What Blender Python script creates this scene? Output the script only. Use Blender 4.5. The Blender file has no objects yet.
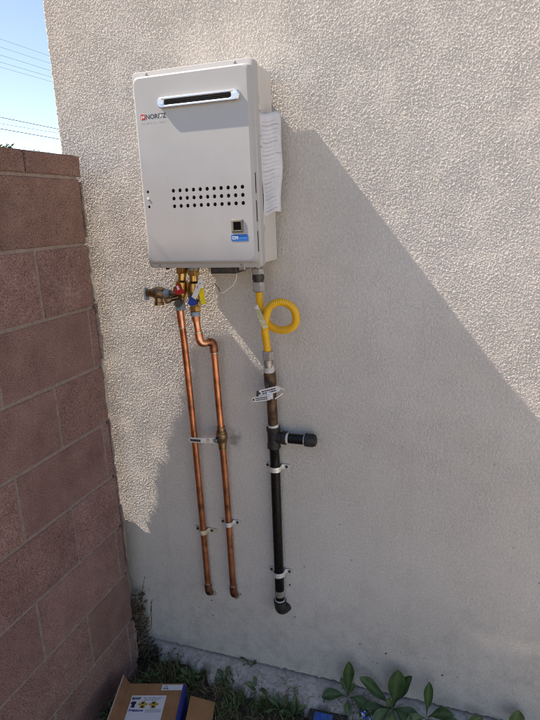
import bpy, bmesh, math, random
import numpy as np
from mathutils import Vector, Matrix

random.seed(7)
rng = np.random.default_rng(11)
R = math.radians
scene = bpy.context.scene
col = scene.collection

# ------------------------------------------------------------------ camera
cam_data = bpy.data.cameras.new('camera')
cam = bpy.data.objects.new('camera', cam_data)
col.objects.link(cam)
right = Vector((0.9448, 0.3253, -0.0399)); fwd = Vector((-0.3244, 0.9110, -0.2546)); up = Vector((-0.0465, 0.2535, 0.9662))
cam.matrix_world = Matrix(((right.x, up.x, -fwd.x, 1.1594), (right.y, up.y, -fwd.y, -1.6508),
                           (right.z, up.z, -fwd.z, 1.4150), (0, 0, 0, 1)))
cam_data.sensor_fit = 'VERTICAL'; cam_data.sensor_height = 36.0; cam_data.sensor_width = 27.0
cam_data.lens = 561.26 / 720 * 36
cam_data.clip_start = 0.02; cam_data.clip_end = 2000
scene.camera = cam

# ------------------------------------------------------------------ light
SA, SB = 4.6, 6.0                       # light travels (SA, 1, -SB): raking along the stucco
sun_dir = Vector((SA, 1.0, -SB)).normalized()
world = bpy.data.worlds.new('World'); scene.world = world; world.use_nodes = True
wn = world.node_tree; bg = wn.nodes['Background']
sky = wn.nodes.new('ShaderNodeTexSky'); sky.sky_type = 'NISHITA'; sky.sun_disc = False
sky.sun_elevation = math.asin(-sun_dir.z)
sky.sun_rotation = math.atan2(-sun_dir.x, -sun_dir.y)
sky.air_density = 1.0; sky.dust_density = 0.0; sky.ozone_density = 3.0; sky.altitude = 800
wn.links.new(sky.outputs[0], bg.inputs[0]); bg.inputs[1].default_value = 0.128
sl = bpy.data.lights.new('sun', 'SUN'); sl.energy = 5.0; sl.angle = R(0.5); sl.color = (1.0, 0.992, 0.975)
so = bpy.data.objects.new('sun', sl); col.objects.link(so)
so.rotation_euler = sun_dir.to_track_quat('-Z', 'Y').to_euler()

scene.render.engine = 'CYCLES'
scene.cycles.use_denoising = True
scene.cycles.max_bounces = 8
scene.cycles.pixel_filter_type = 'BLACKMAN_HARRIS'; scene.cycles.filter_width = 1.0
scene.view_settings.view_transform = 'Standard'; scene.view_settings.look = 'None'
scene.view_settings.gamma = 1.0; scene.view_settings.use_curve_mapping = False
scene.view_settings.exposure = 0.92
scene.view_settings.use_white_balance = True; scene.view_settings.white_balance_temperature = 8050; scene.view_settings.white_balance_tint = 16

# ------------------------------------------------------------------ helpers
def wloc(o):
    v = Vector((0, 0, 0))
    while o is not None:
        v = v + o.location; o = o.parent
    return v

def tag(o, label=None, cat=None, group=None, kind=None):
    if label: o['label'] = label
    if cat: o['category'] = cat
    if group: o['group'] = group
    if kind: o['kind'] = kind
    return o

def thing(name, loc, label, cat, group=None):
    o = bpy.data.objects.new(name, None); o.empty_display_size = 0.05
    o.location = loc; col.objects.link(o)
    return tag(o, label, cat, group)

class MB:
    def __init__(s): s.v = []; s.f = []; s.m = []
    def add(s, v, f, mi=0):
        n = len(s.v); s.v += [tuple(p) for p in v]
        s.f += [tuple(i + n for i in q) for q in f]; s.m += [mi] * len(f); return s
    def box(s, a, b, mi=0, bev=0.0):
        x0, y0, z0 = a; x1, y1, z1 = b
        if bev <= 0:
            v = [(x0,y0,z0),(x1,y0,z0),(x1,y1,z0),(x0,y1,z0),(x0,y0,z1),(x1,y0,z1),(x1,y1,z1),(x0,y1,z1)]
            f = [(0,3,2,1),(4,5,6,7),(0,1,5,4),(1,2,6,5),(2,3,7,6),(3,0,4,7)]
            return s.add(v, f, mi)
        e = bev; v = []; idx = {}
        C = [(x0,x1),(y0,y1),(z0,z1)]
        for ix in (0,1):
            for iy in (0,1):
                for iz in (0,1):
                    c = [C[0][ix], C[1][iy], C[2][iz]]; sg = [1 if k == 0 else -1 for k in (ix,iy,iz)]
                    for ax in range(3):
                        p = [c[k] + (0 if k == ax else sg[k]*e) for k in range(3)]
                        idx[(ix,iy,iz,ax)] = len(v); v.append(p)
        f = []
        for ax in range(3):
            o1, o2 = [(1,2),(2,0),(0,1)][ax]
            for sd in (0,1):
                q = []
                for a1, a2 in ((0,0),(1,0),(1,1),(0,1)):
                    k = [0,0,0]; k[ax] = sd; k[o1] = a1; k[o2] = a2; q.append(idx[tuple(k)+(ax,)])
                f.append(tuple(q) if sd else tuple(q[::-1]))
        for ax in range(3):
            o1, o2 = [(1,2),(2,0),(0,1)][ax]
            for a1 in (0,1):
                for a2 in (0,1):
                    k0 = [0,0,0]; k0[o1] = a1; k0[o2] = a2; k1 = list(k0); k1[ax] = 1
                    q = [idx[tuple(k0)+(o1,)], idx[tuple(k1)+(o1,)], idx[tuple(k1)+(o2,)], idx[tuple(k0)+(o2,)]]
                    f.append(tuple(q) if (a1 == a2) else tuple(q[::-1]))
        for ix in (0,1):
            for iy in (0,1):
                for iz in (0,1):
                    q = [idx[(ix,iy,iz,a)] for a in range(3)]
                    f.append(tuple(q) if (ix+iy+iz) % 2 else tuple(q[::-1]))
        return s.add(v, f, mi)
    def tube(s, path, r, seg=16, mi=0, caps=True):
        path = [Vector(p) for p in path]; n = len(path)
        rr = r if isinstance(r, (list, tuple)) else [r]*n
        t0 = (path[1]-path[0]).normalized()
        u = t0.orthogonal().normalized(); v = []; f = []
        for i, p in enumerate(path):
            t = (path[min(i+1,n-1)] - path[max(i-1,0)]).normalized()
            u = (u - t*u.dot(t)).normalized(); w = t.cross(u)
            for k in range(seg):
                a = 2*math.pi*k/seg; v.append(p + (u*math.cos(a)+w*math.sin(a))*rr[i])
        for i in range(n-1):
            for k in range(seg):
                k2 = (k+1) % seg
                f.append((i*seg+k, i*seg+k2, (i+1)*seg+k2, (i+1)*seg+k))
        if caps:
            f.append(tuple(range(seg))[::-1]); f.append(tuple((n-1)*seg+k for k in range(seg)))
        return s.add(v, f, mi)
    def lathe(s, p, axis, prof, seg=20, mi=0):
        p = Vector(p); a = Vector(axis).normalized()
        return s.tube2(p, a, prof, seg, mi)
    def tube2(s, p, a, prof, seg, mi):
        u = a.orthogonal().normalized()
        if seg == 6 and abs(a.z) > 0.9: u = Vector((1,0,0))
        w = a.cross(u); v = []; f = []
        for t, r in prof:
            for k in range(seg):
                an = 2*math.pi*k/seg; v.append(p + a*t + (u*math.cos(an)+w*math.sin(an))*r)
        for i in range(len(prof)-1):
            for k in range(seg):
                k2 = (k+1) % seg; f.append((i*seg+k, i*seg+k2, (i+1)*seg+k2, (i+1)*seg+k))
        f.append(tuple(range(seg))[::-1]); f.append(tuple((len(prof)-1)*seg+k for k in range(seg)))
        return s.add(v, f, mi)
    def loft(s, loops, mi=0, cap0=True, cap1=True):
        n = len(loops[0]); v = [p for L in loops for p in L]; f = []
        for i in range(len(loops)-1):
            for k in range(n):
                k2 = (k+1) % n; f.append((i*n+k, i*n+k2, (i+1)*n+k2, (i+1)*n+k))
        if cap0: f.append(tuple(range(n))[::-1])
        if cap1: f.append(tuple((len(loops)-1)*n+k for k in range(n)))
        return s.add(v, f, mi)
    def build(s, name, mats, parent=None, smooth=35):
        me = bpy.data.meshes.new(name)
        off = wloc(parent) if parent is not None else Vector((0,0,0))
        me.from_pydata([(p[0]-off.x, p[1]-off.y, p[2]-off.z) for p in s.v], [], s.f)
        mats = mats if isinstance(mats, (list, tuple)) else [mats]
        for m in mats: me.materials.append(m)
        if len(mats) > 1: me.polygons.foreach_set('material_index', s.m)
        bm = bmesh.new(); bm.from_mesh(me); bmesh.ops.recalc_face_normals(bm, faces=bm.faces); bm.to_mesh(me); bm.free()
        if smooth:
            me.polygons.foreach_set('use_smooth', [True]*len(me.polygons))
            me.set_sharp_from_angle(angle=R(smooth))
        me.update()
        o = bpy.data.objects.new(name, me); col.objects.link(o)
        if parent is not None: o.parent = parent
        return o

def rrect(x0, x1, z0, z1, r, y, n=5):
    """rounded rectangle loop in the xz plane at depth y"""
    L = []
    for cx, cz, a0 in ((x1-r, z1-r, 0), (x0+r, z1-r, 90), (x0+r, z0+r, 180), (x1-r, z0+r, 270)):
        for k in range(n+1):
            a = R(a0 + 90*k/n); L.append((cx + r*math.cos(a), y, cz + r*math.sin(a)))
    return L

def catmull(pts, per=8):
    P = [Vector(p) for p in pts]; P = [2*P[0]-P[1]] + P + [2*P[-1]-P[-2]]; out = []
    for i in range(1, len(P)-2):
        a, b, c, d = P[i-1], P[i], P[i+1], P[i+2]
        for k in range(per):
            t = k/per
            out.append(0.5*((2*b) + (c-a)*t + (2*a-5*b+4*c-d)*t*t + (3*b-a-3*c+d)*t**3))
    out.append(P[-2]); return out

# ------------------------------------------------------------------ materials
def new_mat(name):
    m = bpy.data.materials.new(name); m.use_nodes = True
    nt = m.node_tree; b = nt.nodes['Principled BSDF']; return m, nt, b

def ramp(nt, fac, stops):
    r = nt.nodes.new('ShaderNodeValToRGB'); e = r.color_ramp.elements
    while len(e) < len(stops): e.new(0.5)
    for el, (p, c) in zip(e, stops): el.position = p; el.color = (*c, 1) if len(c) == 3 else c
    nt.links.new(fac, r.inputs[0]); return r.outputs[0]

def noise(nt, co, scale, detail=3, rough=0.5):
    n = nt.nodes.new('ShaderNodeTexNoise'); n.inputs['Scale'].default_value = scale
    n.inputs['Detail'].default_value = detail; n.inputs['Roughness'].default_value = rough
    nt.links.new(co, n.inputs['Vector']); return n.outputs['Fac']

def mixc(nt, fac, a, b, mode='MIX'):
    n = nt.nodes.new('ShaderNodeMix'); n.data_type = 'RGBA'; n.blend_type = mode
    for sock, val in ((n.inputs[0], fac), (n.inputs[6], a), (n.inputs[7], b)):
        if isinstance(val, (int, float)): sock.default_value = val
        elif isinstance(val, (tuple, list)): sock.default_value = (*val, 1)
        else: nt.links.new(val, sock)
    return n.outputs[2]

def mat(name, c1, c2=None, rough=0.6, metal=0.0, scale=30, bump=0.0, bscale=200, rvar=0.0, contrast=(0.35, 0.65), coat=0.0, spec=None):
    m, nt, b = new_mat(name)
    tc = nt.nodes.new('ShaderNodeTexCoord').outputs['Object']
    b.inputs['Roughness'].default_value = rough; b.inputs['Metallic'].default_value = metal
    if coat: b.inputs['Coat Weight'].default_value = coat
    if spec is not None: b.inputs['Specular IOR Level'].default_value = spec
    if c2 is None: b.inputs['Base Color'].default_value = (*c1, 1)
    else:
        f = noise(nt, tc, scale, 5, 0.6)
        nt.links.new(ramp(nt, f, [(contrast[0], c1), (contrast[1], c2)]), b.inputs['Base Color'])
    if rvar:
        f = noise(nt, tc, scale*1.7, 4)
        nt.links.new(ramp(nt, f, [(0.3, (rough-rvar,)*3), (0.7, (rough+rvar,)*3)]), b.inputs['Roughness'])
    if bump:
        f = noise(nt, tc, bscale, 4, 0.6)
        bp = nt.nodes.new('ShaderNodeBump'); bp.inputs['Strength'].default_value = bump; bp.inputs['Distance'].default_value = 0.002
        nt.links.new(f, bp.inputs['Height']); nt.links.new(bp.outputs[0], b.inputs['Normal'])
    return m

def math_node(nt, op, a, b=None):
    n = nt.nodes.new('ShaderNodeMath'); n.operation = op
    for s, v in ((n.inputs[0], a), (n.inputs[1], b)):
        if v is None: continue
        if isinstance(v, (int, float)): s.default_value = v
        else: nt.links.new(v, s)
    return n.outputs[0]

def stucco_material():
    m, nt, b = new_mat('stucco')
    tc = nt.nodes.new('ShaderNodeNewGeometry').outputs['Position']
    base = ramp(nt, noise(nt, tc, 2.2, 4, 0.6), [(0.32, (0.615, 0.575, 0.525)), (0.68, (0.69, 0.65, 0.60))])
    fine = ramp(nt, noise(nt, tc, 120, 3), [(0.3, (0.86, 0.86, 0.86)), (0.7, (1, 1, 1))])
    c = mixc(nt, 1.0, base, fine, 'MULTIPLY')
    # smudges
    sm = ramp(nt, noise(nt, tc, 7, 5, 0.7), [(0.58, (0, 0, 0)), (0.78, (1, 1, 1))])
    c = mixc(nt, math_node(nt, 'MULTIPLY', sm, 0.16), c, (0.33, 0.29, 0.25))
    mp = nt.nodes.new('ShaderNodeVectorMath'); mp.operation = 'MULTIPLY'; mp.inputs[1].default_value = (13, 1, 1.1); nt.links.new(tc, mp.inputs[0])
    dr = ramp(nt, noise(nt, mp.outputs[0], 1.0, 5, 0.6), [(0.56, (0, 0, 0)), (0.74, (1, 1, 1))])
    c = mixc(nt, math_node(nt, 'MULTIPLY', dr, 0.14), c, (0.36, 0.30, 0.24))
    sep = nt.nodes.new('ShaderNodeSeparateXYZ'); nt.links.new(tc, sep.inputs[0])
    # soil splashed up at the foot of the wall, in ragged blotches
    lo = nt.nodes.new('ShaderNodeMapRange'); lo.inputs[1].default_value = 0.30; lo.inputs[2].default_value = -0.25
    nt.links.new(sep.outputs[2], lo.inputs[0])
    sp = ramp(nt, noise(nt, tc, 16, 6, 0.75), [(0.45, (0, 0, 0)), (0.75, (1, 1, 1))])
    c = mixc(nt, math_node(nt, 'MULTIPLY', math_node(nt, 'MULTIPLY', sp, lo.outputs[0]), 0.5), c, (0.20, 0.165, 0.13))
    # small dark pits and specks
    vo = nt.nodes.new('ShaderNodeTexVoronoi'); vo.inputs['Scale'].default_value = 26; nt.links.new(tc, vo.inputs['Vector'])
    k = ramp(nt, vo.outputs['Distance'], [(0.07, (1, 1, 1)), (0.12, (0, 0, 0))])
    g = ramp(nt, noise(nt, tc, 5.5, 3), [(0.52, (0, 0, 0)), (0.60, (1, 1, 1))])
    lo2 = nt.nodes.new('ShaderNodeMapRange'); lo2.inputs[1].default_value = 0.85; lo2.inputs[2].default_value = 0.10
    nt.links.new(sep.outputs[2], lo2.inputs[0])
    c = mixc(nt, math_node(nt, 'MULTIPLY', math_node(nt, 'MULTIPLY', k, g), lo2.outputs[0]), c, (0.07, 0.055, 0.045))
    # scorched flux stain beside the cold-water ball valve
    vd = nt.nodes.new('ShaderNodeVectorMath'); vd.operation = 'DISTANCE'; vd.inputs[1].default_value = (0.428, 0.0, 0.665)
    nt.links.new(tc, vd.inputs[0])
    wob = math_node(nt, 'ADD', vd.outputs['Value'], math_node(nt, 'MULTIPLY', math_node(nt, 'SUBTRACT', noise(nt, tc, 45, 4), 0.5), 0.08))
    st = ramp(nt, wob, [(0.008, (1, 1, 1)), (0.035, (0, 0, 0))])
    c = mixc(nt, math_node(nt, 'MULTIPLY', st, 0.5), c, (0.08, 0.06, 0.05))
    nt.links.new(c, b.inputs['Base Color'])
    b.inputs['Roughness'].default_value = 0.95; b.inputs['Specular IOR Level'].default_value = 0.08
    f = noise(nt, tc, 300, 4, 0.75)
    bp = nt.nodes.new('ShaderNodeBump'); bp.inputs['Strength'].default_value = 0.85; bp.inputs['Distance'].default_value = 0.0016
    nt.links.new(f, bp.inputs['Height']); nt.links.new(bp.outputs[0], b.inputs['Normal'])
    return m

def block_material(name='concrete_block', tint=((0.205, 0.120, 0.108), (0.268, 0.162, 0.145), (0.32, 0.205, 0.185))):
    m, nt, b = new_mat(name)
    tc = nt.nodes.new('ShaderNodeTexCoord').outputs['Object']
    oi = nt.nodes.new('ShaderNodeObjectInfo')
    add = nt.nodes.new('ShaderNodeVectorMath'); add.operation = 'ADD'; nt.links.new(tc, add.inputs[0])
    mul = nt.nodes.new('ShaderNodeVectorMath'); mul.operation = 'SCALE'; mul.inputs[0].default_value = (7, 3, 5)
    nt.links.new(oi.outputs['Random'], mul.inputs['Scale']); nt.links.new(mul.outputs[0], add.inputs[1]); co = add.outputs[0]
    c = ramp(nt, noise(nt, co, 9, 6, 0.65), [(0.3, tint[0]), (0.55, tint[1]), (0.75, tint[2])])
    gr = ramp(nt, noise(nt, co, 300, 3, 0.7), [(0.34, (0.38, 0.38, 0.38)), (0.50, (1, 1, 1)), (0.66, (1.5, 1.5, 1.5))])
    c = mixc(nt, 1.0, c, gr, 'MULTIPLY')
    vo = nt.nodes.new('ShaderNodeTexVoronoi'); vo.inputs['Scale'].default_value = 95; nt.links.new(co, vo.inputs['Vector'])
    k = ramp(nt, vo.outputs['Distance'], [(0.13, (1, 1, 1)), (0.20, (0, 0, 0))])
    kk = math_node(nt, 'GREATER_THAN', noise(nt, co, 60, 1), 0.57)
    c = mixc(nt, math_node(nt, 'MULTIPLY', math_node(nt, 'MULTIPLY', k, kk), 0.55), c, (0.42, 0.37, 0.33))
    pits = ramp(nt, noise(nt, co, 140, 2), [(0.28, (1, 1, 1)), (0.36, (0, 0, 0))])
    c = mixc(nt, math_node(nt, 'MULTIPLY', pits, 0.6), c, (0.05, 0.033, 0.03))
    br = nt.nodes.new('ShaderNodeMapRange'); br.inputs[3].default_value = 0.93; br.inputs[4].default_value = 1.06
    nt.links.new(oi.outputs['Random'], br.inputs[0])
    hv = nt.nodes.new('ShaderNodeHueSaturation'); nt.links.new(br.outputs[0], hv.inputs['Value']); nt.links.new(c, hv.inputs['Color'])
    nt.links.new(hv.outputs[0], b.inputs['Base Color'])
    b.inputs['Roughness'].default_value = 0.95; b.inputs['Specular IOR Level'].default_value = 0.15
    f = noise(nt, co, 230, 4, 0.65)
    bp = nt.nodes.new('ShaderNodeBump'); bp.inputs['Strength'].default_value = 0.9; bp.inputs['Distance'].default_value = 0.004
    nt.links.new(f, bp.inputs['Height']); nt.links.new(bp.outputs[0], b.inputs['Normal'])
    return m

def leaf_material(name, c1, c2, rib=(0.16, 0.22, 0.08)):
    m, nt, b = new_mat(name)
    tc = nt.nodes.new('ShaderNodeTexCoord').outputs['Object']
    c = ramp(nt, noise(nt, tc, 40, 4), [(0.35, c1), (0.65, c2)])
    at = nt.nodes.new('ShaderNodeAttribute'); at.attribute_name = 'rib'
    c = mixc(nt, math_node(nt, 'MULTIPLY', at.outputs['Fac'], 0.7), c, rib)
    nt.links.new(c, b.inputs['Base Color']); b.inputs['Roughness'].default_value = 0.5
    b.inputs['Specular IOR Level'].default_value = 0.35
    return m

M = {}
M['stucco'] = stucco_material()
M['block'] = block_material()
M['block_brown'] = block_material('weathered_block', ((0.175, 0.102, 0.085), (0.245, 0.150, 0.126), (0.30, 0.193, 0.165)))
M['mortar'] = mat('mortar', (0.205, 0.158, 0.136), (0.285, 0.228, 0.198), 0.95, scale=60, bump=0.8, bscale=260)
M['mortar_pale'] = mat('pale_mortar', (0.38, 0.33, 0.28), (0.52, 0.47, 0.41), 0.95, scale=50, bump=0.8, bscale=220)
M['concrete'] = mat('footing_concrete', (0.36, 0.32, 0.275), (0.58, 0.535, 0.475), 0.92, scale=75, bump=0.45, bscale=330, contrast=(0.3, 0.6))
def soil_material():
    m = mat('soil', (0.035, 0.027, 0.019), (0.10, 0.078, 0.054), 0.97, scale=35, bump=1.0, bscale=140)
    nt = m.node_tree; b = nt.nodes['Principled BSDF']; damp = b.inputs['Base Color'].links[0].from_socket
    tc = nt.nodes.new('ShaderNodeTexCoord').outputs['Object']
    dry = ramp(nt, noise(nt, tc, 3, 6, 0.6), [(0.3, (0.27, 0.205, 0.14)), (0.7, (0.40, 0.315, 0.225))])  # pale tone for ground out of view, chosen to bounce light
    sep = nt.nodes.new('ShaderNodeSeparateXYZ'); nt.links.new(tc, sep.inputs[0])
    wob = math_node(nt, 'MULTIPLY', math_node(nt, 'SUBTRACT', noise(nt, tc, 4, 4), 0.5), 0.5)
    a = math_node(nt, 'GREATER_THAN', math_node(nt, 'ADD', sep.outputs[0], wob), 1.75)
    c = math_node(nt, 'LESS_THAN', math_node(nt, 'ADD', sep.outputs[1], wob), -0.70)
    d = math_node(nt, 'LESS_THAN', sep.outputs[0], -0.25)
    nt.links.new(mixc(nt, math_node(nt, 'MAXIMUM', d, math_node(nt, 'MAXIMUM', a, c)), damp, dry), b.inputs['Base Color'])
    return m
M['soil'] = soil_material()
M['paint'] = mat('heater_paint', (0.415, 0.413, 0.410), (0.445, 0.443, 0.440), 0.36, scale=9, rvar=0.03, coat=0.1)
M['paint_warm'] = mat('casing_paint', (0.57, 0.555, 0.52), (0.61, 0.595, 0.56), 0.42, scale=12, rvar=0.05)
M['chrome'] = mat('vent_metal', (0.72, 0.73, 0.75), rough=0.24, metal=0.75)
M['dark'] = mat('dark_cavity', (0.010, 0.010, 0.011), rough=0.7)
M['darkmetal'] = mat('dark_metal', (0.05, 0.05, 0.05), (0.09, 0.085, 0.08), 0.5, 0.6, scale=60)
M['grey_metal'] = mat('galvanised', (0.34, 0.33, 0.32), (0.50, 0.49, 0.47), 0.42, 0.75, scale=90, rvar=0.1)
M['strap'] = mat('strap_metal', (0.70, 0.69, 0.67), (0.86, 0.85, 0.83), 0.38, 0.45, scale=70, rvar=0.08)
M['strap_old'] = mat('strap_with_flux', (0.55, 0.44, 0.27), (0.74, 0.68, 0.56), 0.55, 0.25, scale=60)
M['copper'] = mat('copper', (0.33, 0.125, 0.062), (0.72, 0.31, 0.17), 0.36, 1.0, scale=17, rvar=0.12, contrast=(0.32, 0.6))
M['copper_bright'] = mat('copper_new', (0.66, 0.29, 0.16), (0.86, 0.47, 0.33), 0.28, 1.0, scale=45, rvar=0.08)
M['copper_dull'] = mat('copper_scorched', (0.16, 0.07, 0.045), (0.45, 0.20, 0.12), 0.45, 1.0, scale=55, rvar=0.1)
M['solder'] = mat('solder', (0.50, 0.46, 0.42), (0.66, 0.62, 0.58), 0.4, 0.9, scale=120)
M['brass'] = mat('brass', (0.42, 0.25, 0.075), (0.66, 0.45, 0.17), 0.33, 1.0, scale=60, rvar=0.08)
M['bronze'] = mat('old_bronze', (0.20, 0.125, 0.07), (0.40, 0.28, 0.16), 0.42, 1.0, scale=55, rvar=0.1)
M['bluetape'] = mat('blue_grey_sealant', (0.20, 0.27, 0.34), (0.34, 0.40, 0.46), 0.55, 0.2, scale=120)
M['red'] = mat('red_plastic', (0.45, 0.015, 0.02), (0.55, 0.025, 0.03), 0.4, scale=60)
M['blue'] = mat('blue_plastic', (0.010, 0.045, 0.26), (0.016, 0.07, 0.36), 0.4, scale=60)
M['yellow'] = mat('yellow_coating', (0.78, 0.40, 0.006), (0.86, 0.48, 0.010), 0.36, scale=30, coat=0.2)
M['yellow_tag'] = mat('yellow_tag', (0.80, 0.62, 0.015), (0.86, 0.70, 0.03), 0.5, scale=40)
M['white'] = mat('white_plastic', (0.70, 0.69, 0.67), (0.78, 0.77, 0.75), 0.45, scale=40)
M['paper'] = mat('paper', (0.56, 0.58, 0.63), (0.66, 0.68, 0.72), 0.8, scale=18)
M['ink'] = mat('ink', (0.05, 0.05, 0.055), rough=0.7)
M['ink_soft'] = mat('pale_ink', (0.38, 0.39, 0.43), rough=0.8)
M['logo_red'] = mat('logo_red', (0.55, 0.012, 0.03), rough=0.4)
M['logo_white'] = mat('logo_white', (0.75, 0.75, 0.75), rough=0.4)
M['sticker_blue'] = mat('sticker_blue', (0.012, 0.17, 0.55), rough=0.35)
M['black_iron'] = mat('black_iron', (0.004, 0.004, 0.004), (0.009, 0.0085, 0.008), 0.30, 0.0, scale=40, rvar=0.08, spec=0.25)
M['iron_fitting'] = mat('cast_iron_fitting', (0.012, 0.012, 0.0125), (0.035, 0.034, 0.032), 0.5, 0.0, spec=0.35, scale=80, bump=0.4, bscale=300)
M['rusty'] = mat('rusty_nipple', (0.045, 0.025, 0.014), (0.15, 0.085, 0.045), 0.5, 0.35, scale=45, rvar=0.1)
M['thread'] = mat('thread_dope', (0.45, 0.43, 0.40), (0.68, 0.66, 0.62), 0.6, scale=150)
M['cardboard'] = mat('cardboard', (0.32, 0.155, 0.065), (0.39, 0.20, 0.09), 0.85, scale=14, bump=0.15, bscale=90)
M['cardboard_in'] = mat('cardboard_inner', (0.20, 0.095, 0.05), (0.27, 0.13, 0.065), 0.9, scale=18)
M['print_white'] = mat('label_white', (0.70, 0.72, 0.77), (0.76, 0.78, 0.82), 0.45, scale=20)
M['print_blue'] = mat('print_blue', (0.016, 0.035, 0.25), rough=0.5)
M['print_gold'] = mat('print_gold', (0.42, 0.25, 0.03), (0.60, 0.42, 0.08), 0.5, scale=140)
M['print_dark'] = mat('print_dark', (0.02, 0.02, 0.025), rough=0.6)
M['pack_blue'] = mat('pack_blue', (0.012, 0.10, 0.42), (0.02, 0.14, 0.5), 0.4, scale=20)
M['pack_dark'] = mat('pack_dark', (0.02, 0.022, 0.028), rough=0.45)
M['leaf'] = leaf_material('broad_leaf', (0.030, 0.066, 0.022), (0.060, 0.115, 0.038), (0.12, 0.17, 0.075))
M['leaf2'] = leaf_material('broad_leaf_pale', (0.055, 0.100, 0.034), (0.105, 0.165, 0.060), (0.17, 0.21, 0.10))
M['grass'] = mat('grass', (0.055, 0.105, 0.026), (0.16, 0.20, 0.07), 0.6, scale=25)
M['straw'] = mat('straw', (0.16, 0.12, 0.065), (0.32, 0.26, 0.15), 0.8, scale=30)
M['dryleaf'] = mat('dry_leaf', (0.045, 0.028, 0.016), (0.15, 0.10, 0.06), 0.85, scale=40)
M['stone'] = mat('stone', (0.03, 0.03, 0.032), (0.10, 0.095, 0.09), 0.8, scale=60)
M['pale_stone'] = mat('pale_stone', (0.25, 0.24, 0.22), (0.45, 0.43, 0.40), 0.85, scale=60)
M['hedge'] = mat('hedge_leaf', (0.022, 0.05, 0.012), (0.06, 0.11, 0.03), 0.5, scale=6)
M['wood'] = mat('branch_wood', (0.05, 0.035, 0.025), (0.10, 0.075, 0.05), 0.9, scale=20)
M['sealant'] = mat('dirty_sealant', (0.20, 0.16, 0.125), (0.42, 0.37, 0.32), 0.8, scale=70)
M['cable'] = mat('cable', (0.03, 0.03, 0.032), rough=0.6)
M['cable_far'] = mat('aluminium_cable', (0.16, 0.17, 0.18), rough=0.6)

# ------------------------------------------------------------------ ground
def axis(parts):
    out = [parts[0][0]]
    for a, b, st in parts:
        n = max(1, int(round((b-a)/st))); out += [a + (b-a)*(i+1)/n for i in range(n)]
    return np.array(out)

def fft_noise(ny, nx, dx, lam, width, seed):
    r = np.random.default_rng(seed); w = r.standard_normal((ny, nx))
    fy = np.fft.fftfreq(ny, dx)[:, None]; fx = np.fft.fftfreq(nx, dx)[None, :]
    k = np.sqrt(fx*fx+fy*fy); k0 = 1/lam
    h = np.exp(-0.5*((np.log(np.maximum(k, 1e-6)/k0))/width)**2)
    n = np.real(np.fft.ifft2(np.fft.fft2(w)*h)); return n/n.std()

def grid_mesh(name, X, Y, Z, m, parent=None, flip=False):
    """X, Y, Z are 2-D arrays"""
    ny, nx = X.shape
    off = wloc(parent) if parent is not None else Vector((0,0,0))
    v = np.stack([X-off.x, Y-off.y, Z-off.z], -1).reshape(-1, 3).astype(np.float32)
    i = np.arange(ny*nx).reshape(ny, nx)
    q = np.stack([i[:-1,:-1], i[:-1,1:], i[1:,1:], i[1:,:-1]], -1).reshape(-1, 4)
    if flip: q = q[:, ::-1]
    me = bpy.data.meshes.new(name); n = len(q)
    me.vertices.add(len(v)); me.vertices.foreach_set('co', v.ravel())
    me.loops.add(n*4); me.loops.foreach_set('vertex_index', q.ravel().astype(np.int32))
    me.polygons.add(n); me.polygons.foreach_set('loop_start', np.arange(0, n*4, 4, dtype=np.int32))
    me.update(calc_edges=True); me.polygons.foreach_set('use_smooth', np.ones(n, dtype=bool))
    me.materials.append(m); me.update(); me.validate()
    o = bpy.data.objects.new(name, me); col.objects.link(o)
    if parent is not None: o.parent = parent
    return o

GZ = -0.315
gx = axis([(-400, -40, 60), (-40, -4, 6), (-4, -0.3, 0.4), (-0.3, 1.9, 0.012), (1.9, 5, 0.4), (5, 40, 6), (40, 400, 60)])
gy = axis([(-400, -40, 60), (-40, -4, 6), (-4, -1.0, 0.3), (-1.0, 0.06, 0.012), (0.06, 4, 0.5), (4, 40, 6), (40, 400, 60)])
GX, GY = np.meshgrid(gx, gy)
gn = fft_noise(len(gy), len(gx), 0.012, 0.07, 0.5, 3)*0.004 + fft_noise(len(gy), len(gx), 0.012, 0.25, 0.4, 4)*0.006
fade = ((GX > -0.3) & (GX < 1.9) & (GY > -1.0) & (GY < 0.06)).astype(float)
ground = grid_mesh('ground', GX, GY, GZ + gn*fade, M['soil']); ground['kind'] = 'structure'

mb = MB()
for k in range(5): mb.box((0.03+1.22*k, -7.0, GZ-0.1), (0.03+1.22*k+1.21, -0.66, GZ+0.035), bev=0.006)
path = mb.build('path', mat('bounce_concrete', (0.42, 0.37, 0.31), (0.52, 0.46, 0.39), 0.9, scale=8, bump=0.4, bscale=90), None); path['kind'] = 'structure'  # unseen pale slabs, added to bounce warm light onto the wall

# ------------------------------------------------------------------ house wall: stucco on a concrete footing
house = thing('house', (0.9, 0.06, -0.32), 'white stucco house wall with raked sunlight, heater hung on it', 'house')
ST = 0.0020
HX0 = -0.132
xs = axis([(HX0, 1.48, ST), (1.48, 2.3, 0.005), (2.3, 6.0, 0.15)])
zs = axis([(-0.25, 2.13, ST), (2.13, 2.5, 0.005), (2.5, 3.3, 0.1)])
nx, nz = int(round((1.48-HX0)/ST)), int(round(2.38/ST))       # the relief is made on this periodic tile
n1 = fft_noise(nz, nx, ST, 0.0058, 0.36, 21); n2 = fft_noise(nz, nx, ST, 0.013, 0.50, 22)
n3 = fft_noise(nz, nx, ST, 0.0046, 0.18, 23)
big = fft_noise(nz, nx, ST, 0.30, 0.5, 24); patch = fft_noise(nz, nx, ST, 0.16, 0.5, 25)
h = 0.80*n1 + 0.38*n2 + 0.45*n3
h = np.log1p(np.exp(2.6*(h-0.15)))/2.6              # dash coat: gritty grains thrown onto a flatter base
h = 1.55*np.tanh(h*0.9) - 0.5
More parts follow.
